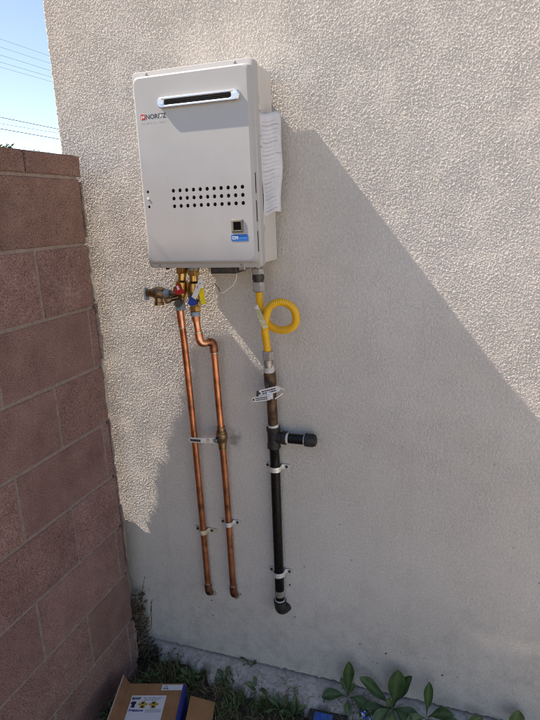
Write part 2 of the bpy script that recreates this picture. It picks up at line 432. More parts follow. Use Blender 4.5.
ix = np.round((xs-HX0)/ST).astype(int) % nx; iz = np.round((zs+0.25)/ST).astype(int) % nz
h, big, patch = (a[iz][:, ix] for a in (h, big, patch))
nx, nz = len(xs), len(zs)
amp = 0.00125*(1 + 0.14*patch)*np.where(xs > 2.29, 0, np.where(xs > 1.482, 0.6, 1))[None]*np.where(zs > 2.49, 0, np.where(zs > 2.132, 0.6, 1))[:, None]
zz = zs[:, None]
amp = amp*np.clip(0.55 + 0.45*(zz-0.15)/0.5, 0.55, 1.0)   # the foot of the wall was floated smoother
disp = amp*h + 0.00022*big
SX, SZ = np.meshgrid(xs, zs)
SY = -disp
SZ = SZ + 0.0
SZ[0, :] += 0.0016*fft_noise(1, nx, ST, 0.06, 1.0, 31)[0]
# corner: round it over and run the return wall back from it
cornx = [HX0-0.003, HX0-0.006, HX0-0.0065]; corny = [0.003, 0.010, 5.0]
XC = np.zeros((nz, 3)); YC = np.zeros((nz, 3)); ZC = np.repeat(SZ[:, :1], 3, 1)
edge = fft_noise(nz, 1, ST, 0.03, 1.1, 33)[:, 0]*0.0014
for k in range(3):
    XC[:, k] = cornx[k] + edge*(1 if k < 2 else 0); YC[:, k] = corny[k]
SX[:, 0] += edge*0.7
SX = np.concatenate([XC[:, ::-1], SX], 1); SY = np.concatenate([YC[:, ::-1], SY], 1); SZ = np.concatenate([ZC[:, ::-1], SZ], 1)
grid_mesh('stucco', SX, SY, SZ, M['stucco'], house)
mb = MB(); mb.box((HX0, 0.014, -0.26), (6.0, 0.06, 3.31)); mb.build('sheathing', M['mortar'], house, smooth=0)
# footing ledge with a ragged front edge
fx = axis([(HX0-0.02, 2.2, 0.012), (2.2, 6.0, 0.4)]); nf = len(fx)
prof = [(0.05, -0.262), (0.0, -0.264), (-0.03, -0.272), (-0.06, -0.281), (-0.085, -0.291), (-0.098, -0.302), (-0.105, -0.40)]
fe = fft_noise(1, nf, 0.012, 0.12, 0.6, 41)[0]; fn = np.stack([fft_noise(1, nf, 0.012, 0.16, 0.7, 50+i)[0] for i in range(len(prof))])
FX = np.repeat(fx[None], len(prof), 0)
FY = np.array([[p[0]]*nf for p in prof]); FZ = np.array([[p[1]]*nf for p in prof])
wv = np.array([0, 0, 0.2, 0.5, 0.8, 1, 1])[:, None]
grow = np.clip((fx - 0.0)/0.45, 0.25, 1.0)[None]
FY = FY*np.where(wv > 0, grow, 1) + wv*fe[None]*0.010; FZ = FZ + fn*0.0013
ft = grid_mesh('footing', FX, FY, FZ, M['concrete'], house, flip=True)

# ------------------------------------------------------------------ block wall
bw = thing('block_wall', (-0.1, -1.5, -0.32), 'reddish brown concrete block garden wall meeting the stucco at the left', 'wall')
JT = 0.0078
courses = [(1.542+JT/2, 1.607, 'cap')]
z = 1.3389
courses.append((z+JT/2, 1.542-JT/2, 'top'))
for k in range(9):
    courses.append((z-0.2032*(k+1)+JT/2, z-0.2032*k-JT/2, k))
T = 0.20
def out_end(zc):        # how far the far corner of the end face reaches towards the house
    return np.interp(zc, [0.40, 0.55, 0.83, 1.21, 1.56], [-0.050, -0.056, -0.068, -0.090, -0.108])
mesh_cache = {}; jr = random.Random(77)
def block(y0, y1, z0, z1, yo=None, jx=0.0, yo2=None, m=None):
    """one block: face at x=0, thickness T; y0<y1; yo = y of the outer end corner"""
    key = (round(y1-y0, 4), round(z1-z0, 4), None if yo is None else round(yo-y1, 4), m.name if m else '')
    L, H = y1-y0, z1-z0
    if key not in mesh_cache:
        e = 0.0035; b = bmesh.new()
        dy = 0 if yo is None else yo-y1; dy2 = dy if yo2 is None else yo2-y1
        def ring(x, ins):
            s = dy*(-x/T); s2 = dy2*(-x/T)
            nl = max(1, int(L/0.045)); nh = max(1, int(H/0.05)); P = []
            c4 = [(ins, ins), (L-ins+s, ins), (L-ins+s2, H-ins), (ins, H-ins)]
            for q, cnt in enumerate((nl, nh, nl, nh)):
                for i in range(cnt):
                    t = i/cnt; P.append((c4[q][0]*(1-t)+c4[(q+1) % 4][0]*t, c4[q][1]*(1-t)+c4[(q+1) % 4][1]*t))
            return [b.verts.new((x, p[0]+jr.gauss(0, 0.0007), p[1]+jr.gauss(0, 0.0007))) for p in P]
        rings = [ring(0, e), ring(-e, 0.0004), ring(-T, 0.0004)]
        for a, c in zip(rings, rings[1:]):
            for k in range(len(a)): b.faces.new((a[k], a[(k+1) % len(a)], c[(k+1) % len(a)], c[k]))
        b.faces.new(rings[0]); b.faces.new(rings[-1][::-1])
        bmesh.ops.recalc_face_normals(b, faces=b.faces)
        me = bpy.data.meshes.new('block'); b.to_mesh(me); b.free(); me.materials.append(m or M['block']); mesh_cache[key] = me
    o = bpy.data.objects.new('block', mesh_cache[key]); col.objects.link(o); o.parent = bw
    w = wloc(bw); o.location = (jx - w.x, y0 - w.y, z0 - w.z)
    return o
YA = -0.136
YEND = -3.6
for ci, (z0, z1, k) in enumerate(courses):
    yo = float(out_end(z0-JT/2)); yo2 = float(out_end(z1+JT/2)); yi = -0.100 + random.uniform(-0.004, 0.004)
    if k == 'cap': js = [-0.335]; yi = -0.094; yo = yo2 = -0.103
    elif k == 'top': js = [-0.545]
    elif k % 2 == 0: js = [YA-0.2032]
    else: js = [YA, YA-0.4064]
    while js[-1] > YEND: js.append(js[-1]-0.4064)
    prev = yi
    for n_, j in enumerate(js):
        y1 = prev if n_ == 0 else prev - JT/2
        y0 = j + JT/2
        jx = random.uniform(-0.0012, 0.0012) + (0.004 if k == 'cap' else 0)
        block(y0, y1, z0, z1, yo if n_ == 0 else None, jx, yo2 if n_ == 0 else None, M['block_brown'] if k in ('cap', 'top') else None)
        prev = j
mb = MB(); mb.box((-T+0.004, YEND-0.3, -0.45), (-0.0035, -0.112, 1.60)); mb.build('mortar', M['mortar'], bw, smooth=0)
# mortar squeezed out along the wall end, in ragged upright strips
def slop(z0, z1, yc, wd, px, seed, m):
    r = np.random.default_rng(seed); n = max(6, int((z1-z0)/0.006)); s = MB(); L = []
    kn = max(4, int((z1-z0)/0.022)); ra, rb, rc = (np.interp(np.linspace(0, 1, n+1), np.linspace(0, 1, kn), r.random(kn)) + 0.12*r.standard_normal(n+1) for _ in range(3))
    for i in range(n+1):
        t = i/n; zc = z0+(z1-z0)*t; w_ = wd*(0.35+0.65*math.sin(math.pi*min(max(t, 0.04), 0.96)))*max(0.15, 0.25+1.1*ra[i]); o_ = yc + 0.008*(rb[i]-0.5); p_ = px*(-0.5+1.6*rc[i])
        L.append([(-0.03, o_-w_*0.5, zc), (p_*0.6, o_-w_*0.5, zc), (p_, o_-w_*0.1, zc+0.004*r.random()), (p_*0.5, o_+w_*0.5, zc), (-0.03, o_+w_*0.55, zc)])
    s.loft(L); return s.build('mortar_smear', m, bw, smooth=60)
slop(1.145, 1.33, -0.094, 0.014, 0.004, 1, M['mortar_pale'])
slop(1.36, 1.53, -0.096, 0.010, 0.003, 2, M['mortar'])
slop(0.95, 1.16, -0.090, 0.018, 0.008, 3, M['mortar'])
slop(0.76, 0.955, -0.092, 0.020, 0.006, 4, M['mortar_pale'])
slop(0.40, 0.74, -0.096, 0.010, 0.003, 5, M['mortar'])
slop(0.14, 0.40, -0.086, 0.014, 0.004, 6, M['mortar'])
slop(-0.27, -0.10, -0.098, 0.022, 0.006, 8, M['mortar'])
# rubble and mortar packed into the bottom of the gap
def shade_edge_slop():  # hidden strip added to make the edge of the sunlit patch ragged
    r = np.random.default_rng(19); s = MB(); L = []; n = 90
    for i in range(n+1):
        zc = 0.42 + 1.12*i/n; yo = float(out_end(zc)); e = abs(r.standard_normal())*0.0018 + 0.001 + 0.003*(1+math.sin(zc*23))/2
        L.append([(-T+0.002, yo-0.02, zc), (-T+0.055, yo-0.03, zc), (-T+0.030, yo+e*0.5-0.004, zc+0.003*r.random()), (-T+0.006, yo+e, zc)])
    s.loft(L); return s.build('mortar_smear', M['mortar'], bw, smooth=60)
shade_edge_slop()
def fill():
    r = np.random.default_rng(9); s = MB(); L = []
    for i in range(26):
        t = i/25; zc = -0.40 + 0.80*t; top = 1.0 if t < 0.93 else 0.45
        j = lambda a: a*(r.random()-0.5)
        L.append([(-0.17+j(.01), -0.115, zc), (-0.045+j(.012), -0.115, zc), (-0.040+j(.016), -0.060+j(.012), zc+j(.01)), (-0.05+j(.016), -0.012-0.03*(1-top)+j(.006), zc+j(.012)), (-0.16+j(.01), -0.008-0.03*(1-top), zc)])
    s.loft(L); return s.build('gap_rubble', M['mortar'], bw, smooth=60)
fill()

# ------------------------------------------------------------------ water heater
wh = thing('water_heater', (0.455, -0.03, 1.27), 'wall hung tankless water heater with a pale grey front cover', 'water heater')
mb = MB()
mb.loft([rrect(0.280, 0.617, 1.277, 1.790, 0.003, y) for y in (-0.026, -0.168)])
mb.build('casing', M['paint_warm'], wh)
for zc in (1.745, 1.315):
    mb = MB(); mb.box((0.33, -0.0265, zc-0.016), (0.575, 0.004, zc+0.016), bev=0.002)
    mb.build('mounting_bracket', M['grey_metal'], wh)
# the cover, with true holes
X0, X1, Z0, Z1 = 0.2670, 0.6235, 1.2680, 1.7970
fr = dict(x0=0.2840, x1=0.6115, z0=1.2905, z1=1.7755)
loops = [rrect(X0, X1, Z0, Z1, 0.012, -0.150, 6), rrect(X0, X1, Z0, Z1, 0.012, -0.1745, 6),
         rrect(X0+0.0015, X1-0.0015, Z0+0.002, Z1-0.0015, 0.012, -0.1765, 6),
         rrect(X0+0.009, X1-0.004, Z0+0.013, Z1-0.014, 0.014, -0.1785, 6),
         rrect(X0+0.0105, X1-0.0055, Z0+0.0155, Z1-0.0160, 0.016, -0.1920, 6),
         rrect(X0+0.0125, X1-0.0080, Z0+0.0185, Z1-0.0185, 0.017, -0.1978, 6),
         rrect(fr['x0'], fr['x1'], fr['z0'], fr['z1'], 0.018, -0.2000, 6),
         rrect(fr['x0']+0.0008, fr['x1']-0.0008, fr['z0']+0.0008, fr['z1']-0.0008, 0.0172, -0.2000, 6)]
bm = bmesh.new(); rings = []
w = wloc(wh)
for L in loops: rings.append([bm.verts.new((p[0]-w.x, p[1]-w.y, p[2]-w.z)) for p in L])
n = len(rings[0])
for a, b in zip(rings, rings[1:]):
    for k in range(n): bm.faces.new((a[k], a[(k+1) % n], b[(k+1) % n], b[k]))
holes = []
for r_ in range(3):
    for c_ in range(11):
        holes.append((0.3785 + (0.5850-0.3785)*c_/10, 1.4830 - 0.0208*r_, 0.0053))
left_holes = [(0.2975, 1.4837, 0.0040), (0.2975, 1.4645, 0.0040), (0.2978, 1.4430, 0.0040)]
allh = holes + left_holes
sqx0, sqx1, sqz0, sqz1 = 0.551, 0.579, 1.368, 1.396
hr = []
for hx, hz, r_ in allh:
    hr.append([bm.verts.new((hx + r_*math.cos(2*math.pi*k/14) - w.x, -0.2000-w.y, hz + r_*math.sin(2*math.pi*k/14) - w.z)) for k in range(14)])
edges = []
for ring in [rings[-1]] + hr:
    for k in range(len(ring)):
        e = bm.edges.get((ring[k], ring[(k+1) % len(ring)])) or bm.edges.new((ring[k], ring[(k+1) % len(ring)])); edges.append(e)
bmesh.ops.triangle_fill(bm, edges=edges, use_beauty=True, use_dissolve=False)
# drop any triangles that filled a hole
kill = []
for f in bm.faces:
    if len(f.verts) == 3:
        c = f.calc_center_median()
        for hx, hz, r_ in allh:
            if (c.x+w.x-hx)**2 + (c.z+w.z-hz)**2 < (r_*0.93)**2 and abs(c.y+w.y+0.2) < 1e-4: kill.append(f); break
bmesh.ops.delete(bm, geom=kill, context='FACES_ONLY')
for ring in hr:         # the rolled-in lip of each hole
    lip = [bm.verts.new((v.co.x, v.co.y+0.004, v.co.z)) for v in ring]
    for k in range(14): bm.faces.new((ring[k], ring[(k+1) % 14], lip[(k+1) % 14], lip[k]))
bmesh.ops.recalc_face_normals(bm, faces=bm.faces)
me = bpy.data.meshes.new('front_cover'); bm.to_mesh(me); bm.free(); me.materials.append(M['paint'])
me.polygons.foreach_set('use_smooth', [True]*len(me.polygons)); me.set_sharp_from_angle(angle=R(32))
cover = bpy.data.objects.new('front_cover', me); col.objects.link(cover); cover.parent = wh
mb = MB(); mb.box((0.288, -0.186, 1.300), (0.608, -0.1685, 1.770)); mb.build('inner_plate', mat('inner_plate', (0.035, 0.034, 0.033), rough=0.6), wh, smooth=0)
mb = MB(); mb.lathe((0.2975, -0.193, 1.4650), (0, -1, 0), [(0, 0.0038), (0.0075, 0.0038), (0.009, 0.0028)], 14); mb.build('white_plug', M['white'], wh)
# exhaust vent: proud rounded frame round a dark slot
vx0, vx1, vz0, vz1 = 0.3560, 0.5920, 1.6945, 1.7215
def vl(i, y): return rrect(vx0+i, vx1-i, vz0+i, vz1-i, 0.0115-i*0.6, y, 6)
def vi(i, y): return rrect(0.3760-i, 0.5700+i, 1.7015-i, 1.7145+i, 0.0045, y, 6)
mb = MB(); mb.loft([vl(0, -0.198), vl(0, -0.2085), vl(0.0022, -0.2110), vi(0.0018, -0.2110), vi(0, -0.2095), vi(0, -0.1995)], cap0=False, cap1=False)
ev = mb.build('exhaust_vent', M['chrome'], wh)
mb = MB(); mb.loft([vi(0.0005, -0.2015), vi(0.0005, -0.2008)]); mb.build('slot_back', M['dark'], ev)
mb = MB()
for zc in (1.7055, 1.7105): mb.box((0.377, -0.2068, zc-0.0006), (0.569, -0.2016, zc+0.0006))
mb.build('louvre', M['darkmetal'], ev, smooth=0)
# slots stamped in the right bevel of the cover
for za, zb in ((1.4655, 1.5175), (1.3915, 1.4470), (1.3120, 1.3670)):
    mb = MB(); mb.box((0.6150, -0.1900, za), (0.6192, -0.1860, zb)); mb.build('side_slot', M['dark'], wh, smooth=0)
# cover screws and cut-outs on the flange
for sx, sz, yy in ((0.312, 1.7895, -0.1770), (0.5715, 1.7895, -0.1770), (0.305, 1.2745, -0.1770), (0.5635, 1.2745, -0.1770)):
    mb = MB(); mb.lathe((sx, yy+0.001, sz), (0, -1, 0), [(0, 0.0036), (0.0025, 0.0036), (0.004, 0.0026), (0.0045, 0.001)], 12)
    mb.build('cover_screw', M['grey_metal'], wh)
# lens window and its frame
mb = MB(); mb.loft([rrect(0.5475, 0.5825, 1.3645, 1.3995, 0.0015, -0.1995, 2), rrect(0.5475, 0.5825, 1.3645, 1.3995, 0.0015, -0.2020, 2),
                    rrect(0.5485, 0.5815, 1.3655, 1.3985, 0.0015, -0.2028, 2), rrect(0.5535, 0.5765, 1.3705, 1.3935, 0.0015, -0.2028, 2), rrect(0.5545, 0.5755, 1.3715, 1.3925, 0.0015, -0.2004, 2)], cap0=False, cap1=False)
wf = mb.build('window_frame', mat('window_frame', (0.15, 0.14, 0.11), (0.19, 0.18, 0.145), 0.5), wh)
mb = MB(); mb.loft([rrect(0.5540, 0.5760, 1.3710, 1.3930, 0.0015, -0.2014, 2), rrect(0.5540, 0.5760, 1.3710, 1.3930, 0.0015, -0.2006, 2)]); mb.build('window_pane', mat('window_pane', (0.004, 0.004, 0.005), rough=0.12), wf)
mb = MB(); mb.loft([rrect(0.5450, 0.5945, 1.3420, 1.3595, 0.0032, -0.1995, 4), rrect(0.5450, 0.5945, 1.3420, 1.3595, 0.0032, -0.2006, 4)])
bs = mb.build('blue_sticker', M['sticker_blue'], wh)

def text(name, s, size, m, loc, parent, basis=None, extrude=0.0002, width=None, spacing=1.0, bold=0.0):
    """flat lettering; basis = (right, up) unit vectors"""
    cu = bpy.data.curves.new(name, 'FONT'); cu.body = s; cu.size = size; cu.space_character = spacing; cu.offset = bold
    cu.resolution_u = 3
    ob = bpy.data.objects.new(name, cu); col.objects.link(ob)
    dg = bpy.context.evaluated_depsgraph_get(); me = bpy.data.meshes.new_from_object(ob.evaluated_get(dg))
    bpy.data.objects.remove(ob); bpy.data.curves.remove(cu)
    r_, u_ = basis or (Vector((1, 0, 0)), Vector((0, 0, 1)))
    r_ = Vector(r_); u_ = Vector(u_)
    xs_ = [v.co.x for v in me.vertices]; sc = 1.0
    if width and xs_: sc = width/(max(xs_)-min(xs_))
    x0_ = min(xs_); off = wloc(parent); L = Vector(loc)
    for v in me.vertices: v.co = L + r_*((v.co.x-x0_)*sc) + u_*v.co.y - off
    me.materials.clear(); me.materials.append(m); me.name = name
    o = bpy.data.objects.new(name, me); col.objects.link(o); o.parent = parent; return o

YF = -0.2003
mb = MB(); mb.loft([rrect(0.2975, 0.3110, 1.6715, 1.6855, 0.0012, -0.1998, 2), rrect(0.2975, 0.3110, 1.6715, 1.6855, 0.0012, YF, 2)])
em = mb.build('emblem', M['logo_red'], wh)
mb = MB()
for pts in ([(0.2995, 1.6735), (0.3015, 1.6735), (0.3015, 1.6805), (0.2995, 1.6815)], [(0.2995, 1.6815), (0.3015, 1.6825), (0.3085, 1.6755), (0.3065, 1.6745)], [(0.3065, 1.6745), (0.3085, 1.6755), (0.3085, 1.6835), (0.3065, 1.6835)]):
    mb.add([(x, YF-0.0003, z_) for x, z_ in pts], [(0, 1, 2, 3)])
mb.build('emblem_stroke', M['logo_white'], em, smooth=0)
text('brand_lettering', 'NORITZ', 0.0165, mat('brand_ink', (0.035, 0.04, 0.05), rough=0.4), (0.3130, YF, 1.6728), wh, width=0.0625, bold=0.00025)
text('slogan_lettering', 'ALWAYS HOT', 0.0062, mat('slogan_ink', (0.20, 0.22, 0.24), rough=0.5), (0.2985, YF, 1.6600), wh, width=0.0770, spacing=1.9)
text('sticker_lettering', 'EZTR', 0.0115, M['logo_white'], (0.5485, -0.2009, 1.3470), bs, width=0.0185, bold=0.0003)
text('sticker_fine_lettering', 'connect', 0.0080, mat('sticker_pale', (0.16, 0.40, 0.75), rough=0.4), (0.5690, -0.2009, 1.3480), bs, width=0.0225)
# rating plates on the right side of the casing
mb = MB(); mb.box((0.6168, -0.1635, 1.385), (0.6177, -0.1280, 1.690)); rp = mb.build('rating_plate', M['white'], wh, smooth=0)
mb = MB(); rr_ = random.Random(3)
for k in range(5): mb.box((0.6176, -0.1600+0.006*k, 1.395+0.01*rr_.random()), (0.6180, -0.1585+0.006*k, 1.60+0.07*rr_.random()))
for zc in (1.675, 1.640, 1.612, 1.585, 1.46): mb.box((0.6176, -0.1630, zc), (0.6181, -0.1285, zc+0.0035))
mb.build('plate_print', M['ink'], rp, smooth=0)
mb = MB(); mb.box((0.6168, -0.1440, 1.696), (0.6176, -0.1300, 1.716)); mb.build('tape', mat('green_tape', (0.30, 0.42, 0.36), rough=0.5), wh, smooth=0)
mb = MB(); mb.box((0.6168, -0.1500, 1.362), (0.6176, -0.1260, 1.380)); mb.build('tape', mat('green_tape2', (0.34, 0.45, 0.38), rough=0.5), wh, smooth=0)
# terminal cover and plain dark strip below
mb = MB(); mb.box((0.325, -0.150, 1.2655), (0.520, -0.055, 1.2765)); mb.build('bottom_dark_strip', M['dark'], wh, smooth=0)
mb = MB(); mb.box((0.452, -0.148, 1.2480), (0.533, -0.070, 1.2660), bev=0.002); mb.build('terminal_cover', M['darkmetal'], wh)
mb = MB(); mb.lathe((0.312, -0.150, 1.2775), (0, 0, -1), [(0, 0.006), (0.014, 0.006), (0.016, 0.004)], 12); mb.build('drain_plug', M['dark'], wh)
mb = MB(); mb.box((0.536, -0.140, 1.2560), (0.556, -0.100, 1.2765), bev=0.002); mb.build('cable_clamp', M['grey_metal'], wh)
for xc in (0.335, 0.372):
    mb = MB(); mb.lathe((xc, -0.10, 1.283), (0, 0, -1), [(0, 0.014), (0.010, 0.014), (0.010, 0.010), (0.022, 0.010)], 18); mb.build('water_connection', M['brass'], wh)
mb = MB(); mb.lathe((0.5770, -0.09, 1.283), (0, 0, -1), [(0, 0.013), (0.022, 0.013)], 18); mb.build('gas_connection', M['grey_metal'], wh)
# white control wire
wire = MB(); wire.tube(catmull([(0.5165, -0.11, 1.250), (0.5180, -0.115, 1.232), (0.5090, -0.12, 1.212), (0.4900, -0.12, 1.198), (0.4720, -0.12, 1.188), (0.4640, -0.115, 1.190)], 6), 0.0016, 8)
wire.tube(catmull([(0.4640, -0.115, 1.190), (0.4560, -0.115, 1.203), (0.4480, -0.115, 1.215)], 4), 0.0012, 8, 1)
tag(wire.build('control_wire', [M['white'], M['ink']]), 'thin white wire with a bare dark end hanging under the heater', 'wire')

# folded paper tucked against the side of the heater
def sheet(dx, seed, z0, z1, y0, y1, m):
    r = random.Random(seed); nu, nv = 14, 26; X = np.zeros((nv, nu)); Y = X.copy(); Z = X.copy()
    for j in range(nv):
        t = j/(nv-1)
        for i in range(nu):
            s = i/(nu-1)
            bul = 0.036*s**1.3*(0.66+0.48*t) + 0.003*math.sin(s*5+t*5+seed) + 0.0015*math.sin(t*13+seed*2)*s
            if t < 0.14: bul += (0.14-t)*0.05*s - (0.14-t)*0.03
            X[j, i] = 0.6195 + dx + bul*0.93
            Y[j, i] = y0 + (y1-y0)*s*(0.86+0.14*math.sin(t*3.0+0.3)) + 0.0012*math.sin(t*9+seed)
            Z[j, i] = z0 + (z1-z0)*t + 0.006*s*(1 if t > 0.5 else 1.5) - 0.0035*math.sin(s*6)
    return X, Y, Z
X, Y, Z = sheet(0.0, 1, 1.405, 1.672, -0.137, -0.050, M['paper'])
pap = grid_mesh('paper', X, Y, Z, M['paper'])
so_ = pap.modifiers.new('thickness', 'SOLIDIFY'); so_.thickness = 0.0012
tag(pap, 'curled white sheaf of printed paper hanging on the heater side', 'paper')
# faint lines of print riding on the curl of the sheet
pl = MB(); rr_ = random.Random(5)
for k in range(46):
    t = 0.05 + 0.90*k/45; j = min(int(t*25), 24); a = rr_.uniform(0.08, 0.2); b_ = rr_.uniform(0.55, 0.93)
    pts = []
    for q in range(33):
        s = a+(b_-a)*q/32; fi = s*13; i0 = min(int(fi), 12); fz = fi-i0
        P = [Vector((X[j, i], Y[j, i], Z[j, i])) for i in (i0, i0+1)]; P2 = [Vector((X[j+1, i], Y[j+1, i], Z[j+1, i])) for i in (i0, i0+1)]
        p0 = P[0].lerp(P[1], fz); p1 = P2[0].lerp(P2[1], fz); nrm = (P[1]-P[0]).cross(P2[0]-P[0]).normalized()
        if nrm.x < 0: nrm = -nrm
        u_ = (p1-p0).normalized(); th = 0.0006 if k % 7 else 0.0016
        pts.append((p0+nrm*0.0012, p0+nrm*0.0012+u_*th))
    pl.add([p for ab in pts for p in ab], [(2*q, 2*q+2, 2*q+3, 2*q+1) for q in range(32) if rr_.random() > 0.24])
pl.build('print_lines', M['ink_soft'], pap, smooth=0)

# ------------------------------------------------------------------ copper pipes
def elbow_path(p, d0, d1, r=0.02, n=6):
    p, d0, d1 = Vector(p), Vector(d0).normalized(), Vector(d1).normalized()
    a = p - d0*r; b = p + d1*r; out = []
    for i in range(n+1):
        t = i/n; out.append(a*(1-t)**2 + p*2*t*(1-t) + b*t*t)
    return out

RC = 0.0112
hp = thing('copper_pipe', (0.296, -0.02, 0.02), 'straight copper water pipe below the red valve, left of the pair', 'pipe')
A = Vector((0.3135, -0.098, 1.135)); B = Vector((0.2935, -0.0175, 0.065))
mb = MB(); mb.tube(catmull([(0.3126, -0.094, 1.105), (0.3085, -0.076, 0.995), (0.2985, -0.042, 0.668), (0.2920, -0.0185, 0.305), B], 8), RC, 20); mb.build('tube', M['copper'], hp)
d = (Vector((0.3085, -0.076, 0.995))-A).normalized()
mb = MB(); mb.tube([A, A+d*0.060], RC+0.0022, 20); mb.build('adapter', M['copper_bright'], hp)
mb = MB(); mb.tube([A+d*0.060, A+d*0.064], RC+0.0016, 20); mb.build('solder_ring', M['solder'], hp)
d = Vector((0.006, 0.0, -1)).normalized()
E0 = B + d*0.036
mb = MB(); mb.tube([B-d*0.012, B+d*0.008] + elbow_path(E0, d, (0.10, 1, 0), 0.024), RC+0.0026, 18); mb.build('elbow', M['copper_dull'], hp)
mb = MB(); mb.tube([B-d*0.016, B-d*0.0115], RC+0.0020, 20); mb.build('solder_ring', M['solder'], hp)

cp = thing('copper_pipe', (0.399, -0.02, 0.03), 'copper water pipe with an offset bend and a lever valve, right of the pair', 'pipe')
t0 = Vector((0.3655, -0.098, 1.125)); k1 = Vector((0.3740, -0.095, 1.022)); k2 = Vector((0.4005, -0.055, 1.022)); k3 = Vector((0.4020, -0.043, 0.715)); k4 = Vector((0.3965, -0.0175, 0.075))
d0 = (k1-t0).normalized(); d1 = (k2-k1).normalized(); d2 = (k3-k2).normalized(); d3 = Vector((-0.008, 0.05, -1)).normalized()
mb = MB(); mb.tube([t0, k1-d0*0.028], RC, 20); mb.build('tube', M['copper_bright'], cp)
mb = MB(); mb.tube([t0, t0+d0*0.030], RC+0.002, 20); mb.build('adapter', M['copper'], cp)
mb = MB(); mb.tube([k1-d0*0.036] + elbow_path(k1, d0, d1, 0.018), RC+0.0024, 18); mb.build('elbow', M['copper_bright'], cp)
mb = MB(); mb.tube([k1+d1*0.016, k2-d1*0.016], RC+0.0006, 18); mb.build('tube', M['copper'], cp)
mb = MB(); mb.tube(elbow_path(k2, d1, d2, 0.018) + [k2+d2*0.036], RC+0.0024, 18); mb.build('elbow', M['copper_dull'], cp)
mb = MB(); mb.tube([k2+d2*0.030, k2.lerp(k3, 0.5), k3], RC, 20); mb.build('tube', M['copper'], cp)
for s in (k1-d0*0.038, k2+d2*0.037):
    mb = MB(); dd = d0 if s.z > 1.03 else d2; mb.tube([s-dd*0.002, s+dd*0.002], RC+0.0019, 20); mb.build('solder_ring', M['solder'], cp)
v1 = k3 + d3*0.065
mb = MB(); mb.tube(catmull([v1-d3*0.004, (0.3985, -0.0260, 0.50), (0.3960, -0.0185, 0.345), k4], 8), RC, 20); mb.build('tube', M['copper'], cp)
mb = MB(); mb.lathe(k3+d3*(-0.012), d3, [(0, 0.0135), (0.016, 0.0135), (0.016, 0.0165), (0.022, 0.0165), (0.026, 0.0195), (0.046, 0.0195), (0.052, 0.0165), (0.060, 0.0165), (0.060, 0.0135), (0.082, 0.0135)], 18)
bv = mb.build('ball_valve', M['bronze'], cp)
vc = k3 + d3*0.030
mb = MB(); mb.lathe(vc, (-0.35, -1, 0), [(0.010, 0.0095), (0.026, 0.0095), (0.026, 0.0060), (0.034, 0.0060)], 16); mb.build('valve_stem', M['darkmetal'], bv)
vs = vc + Vector((-0.35, -1, 0)).normalized()*0.030
mb = MB(); mb.lathe(vs, (-0.35, -1, 0), [(0, 0.0075), (0.005, 0.0075)], 6); mb.build('stem_nut', M['grey_metal'], bv)
mb = MB()
lev = [(-0.000, 0.011), (-0.012, 0.010), (-0.022, 0.0080), (-0.030, 0.0085), (-0.085, 0.0090), (-0.092, 0.0075), (-0.095, 0.003)]
top = []; bot = []
for i, (lx, hw) in enumerate(lev):
    yy = vs.y + (0.0 if lx > -0.018 else -0.010*min(1, (-lx-0.018)/0.02)); zc = vs.z + 0.02*lx
    top.append((vs.x+lx, yy, zc+hw)); bot.append((vs.x+lx, yy, zc-hw))
nL = len(lev); v = []; f = []
for i in range(nL): v += [top[i], bot[i], (top[i][0], top[i][1]-0.0025, top[i][2]), (bot[i][0], bot[i][1]-0.0025, bot[i][2])]
for i in range(nL-1):
    a = 4*i; b_ = a+4; f += [(a, b_, b_+1, a+1), (a+2, a+3, b_+3, b_+2), (a, a+2, b_+2, b_), (a+1, b_+1, b_+3, a+3)]
f += [(0, 1, 3, 2), (4*nL-4, 4*nL-2, 4*nL-1, 4*nL-3)]
mb.add(v, f); lv = mb.build('lever', M['strap'], bv)
mb = MB(); mb.box((vs.x-0.088, vs.y-0.0133, vs.z-0.0055), (vs.x-0.050, vs.y-0.0124, vs.z+0.0020)); mb.build('lever_print', M['ink'], lv, smooth=0)
mb = MB(); mb.box((vs.x-0.028, vs.y-0.0125, vs.z-0.007), (vs.x-0.018, vs.y-0.0085, vs.z+0.006)); mb.build('lever_bend', M['strap_old'], lv)
d3 = Vector((0.006, 0.0, -1)).normalized()
E1 = k4 + d3*0.034
mb = MB(); mb.tube([k4-d3*0.012, k4+d3*0.006] + elbow_path(E1, d3, (0.10, 1, 0), 0.024), RC+0.0026, 18); mb.build('elbow', M['copper_dull'], cp)
mb = MB(); mb.tube([k4-d3*0.016, k4-d3*0.0115], RC+0.0020, 20); mb.build('solder_ring', M['solder'], cp)

def scaled(pts, k):
    c = [sum(p[i] for p in pts)/len(pts) for i in range(3)]
    return [tuple(c[i]+(p[i]-c[i])*k for i in range(3)) for p in pts]
for par_, px_, pz_, pr_ in ((hp, 0.2955, 0.0285, 0.019), (cp, 0.3985, 0.0405, 0.019)):
    mb = MB(); r_ = random.Random(int(px_*1e4)); L = []
    for yy, sc_ in ((0.004, 1.05), (-0.003, 1.0), (-0.006, 0.78)): L.append([(px_+pr_*sc_*(1+0.16*math.sin(3*a+px_*50)+0.05*math.sin(7*a))*math.cos(a), yy, pz_+pr_*sc_*(1+0.16*math.sin(2*a+px_*90))*math.sin(a)) for a in np.linspace(0, 2*math.pi, 19)[:-1]])
    mb.loft(L); mb.build('sealant', M['sealant'], par_)
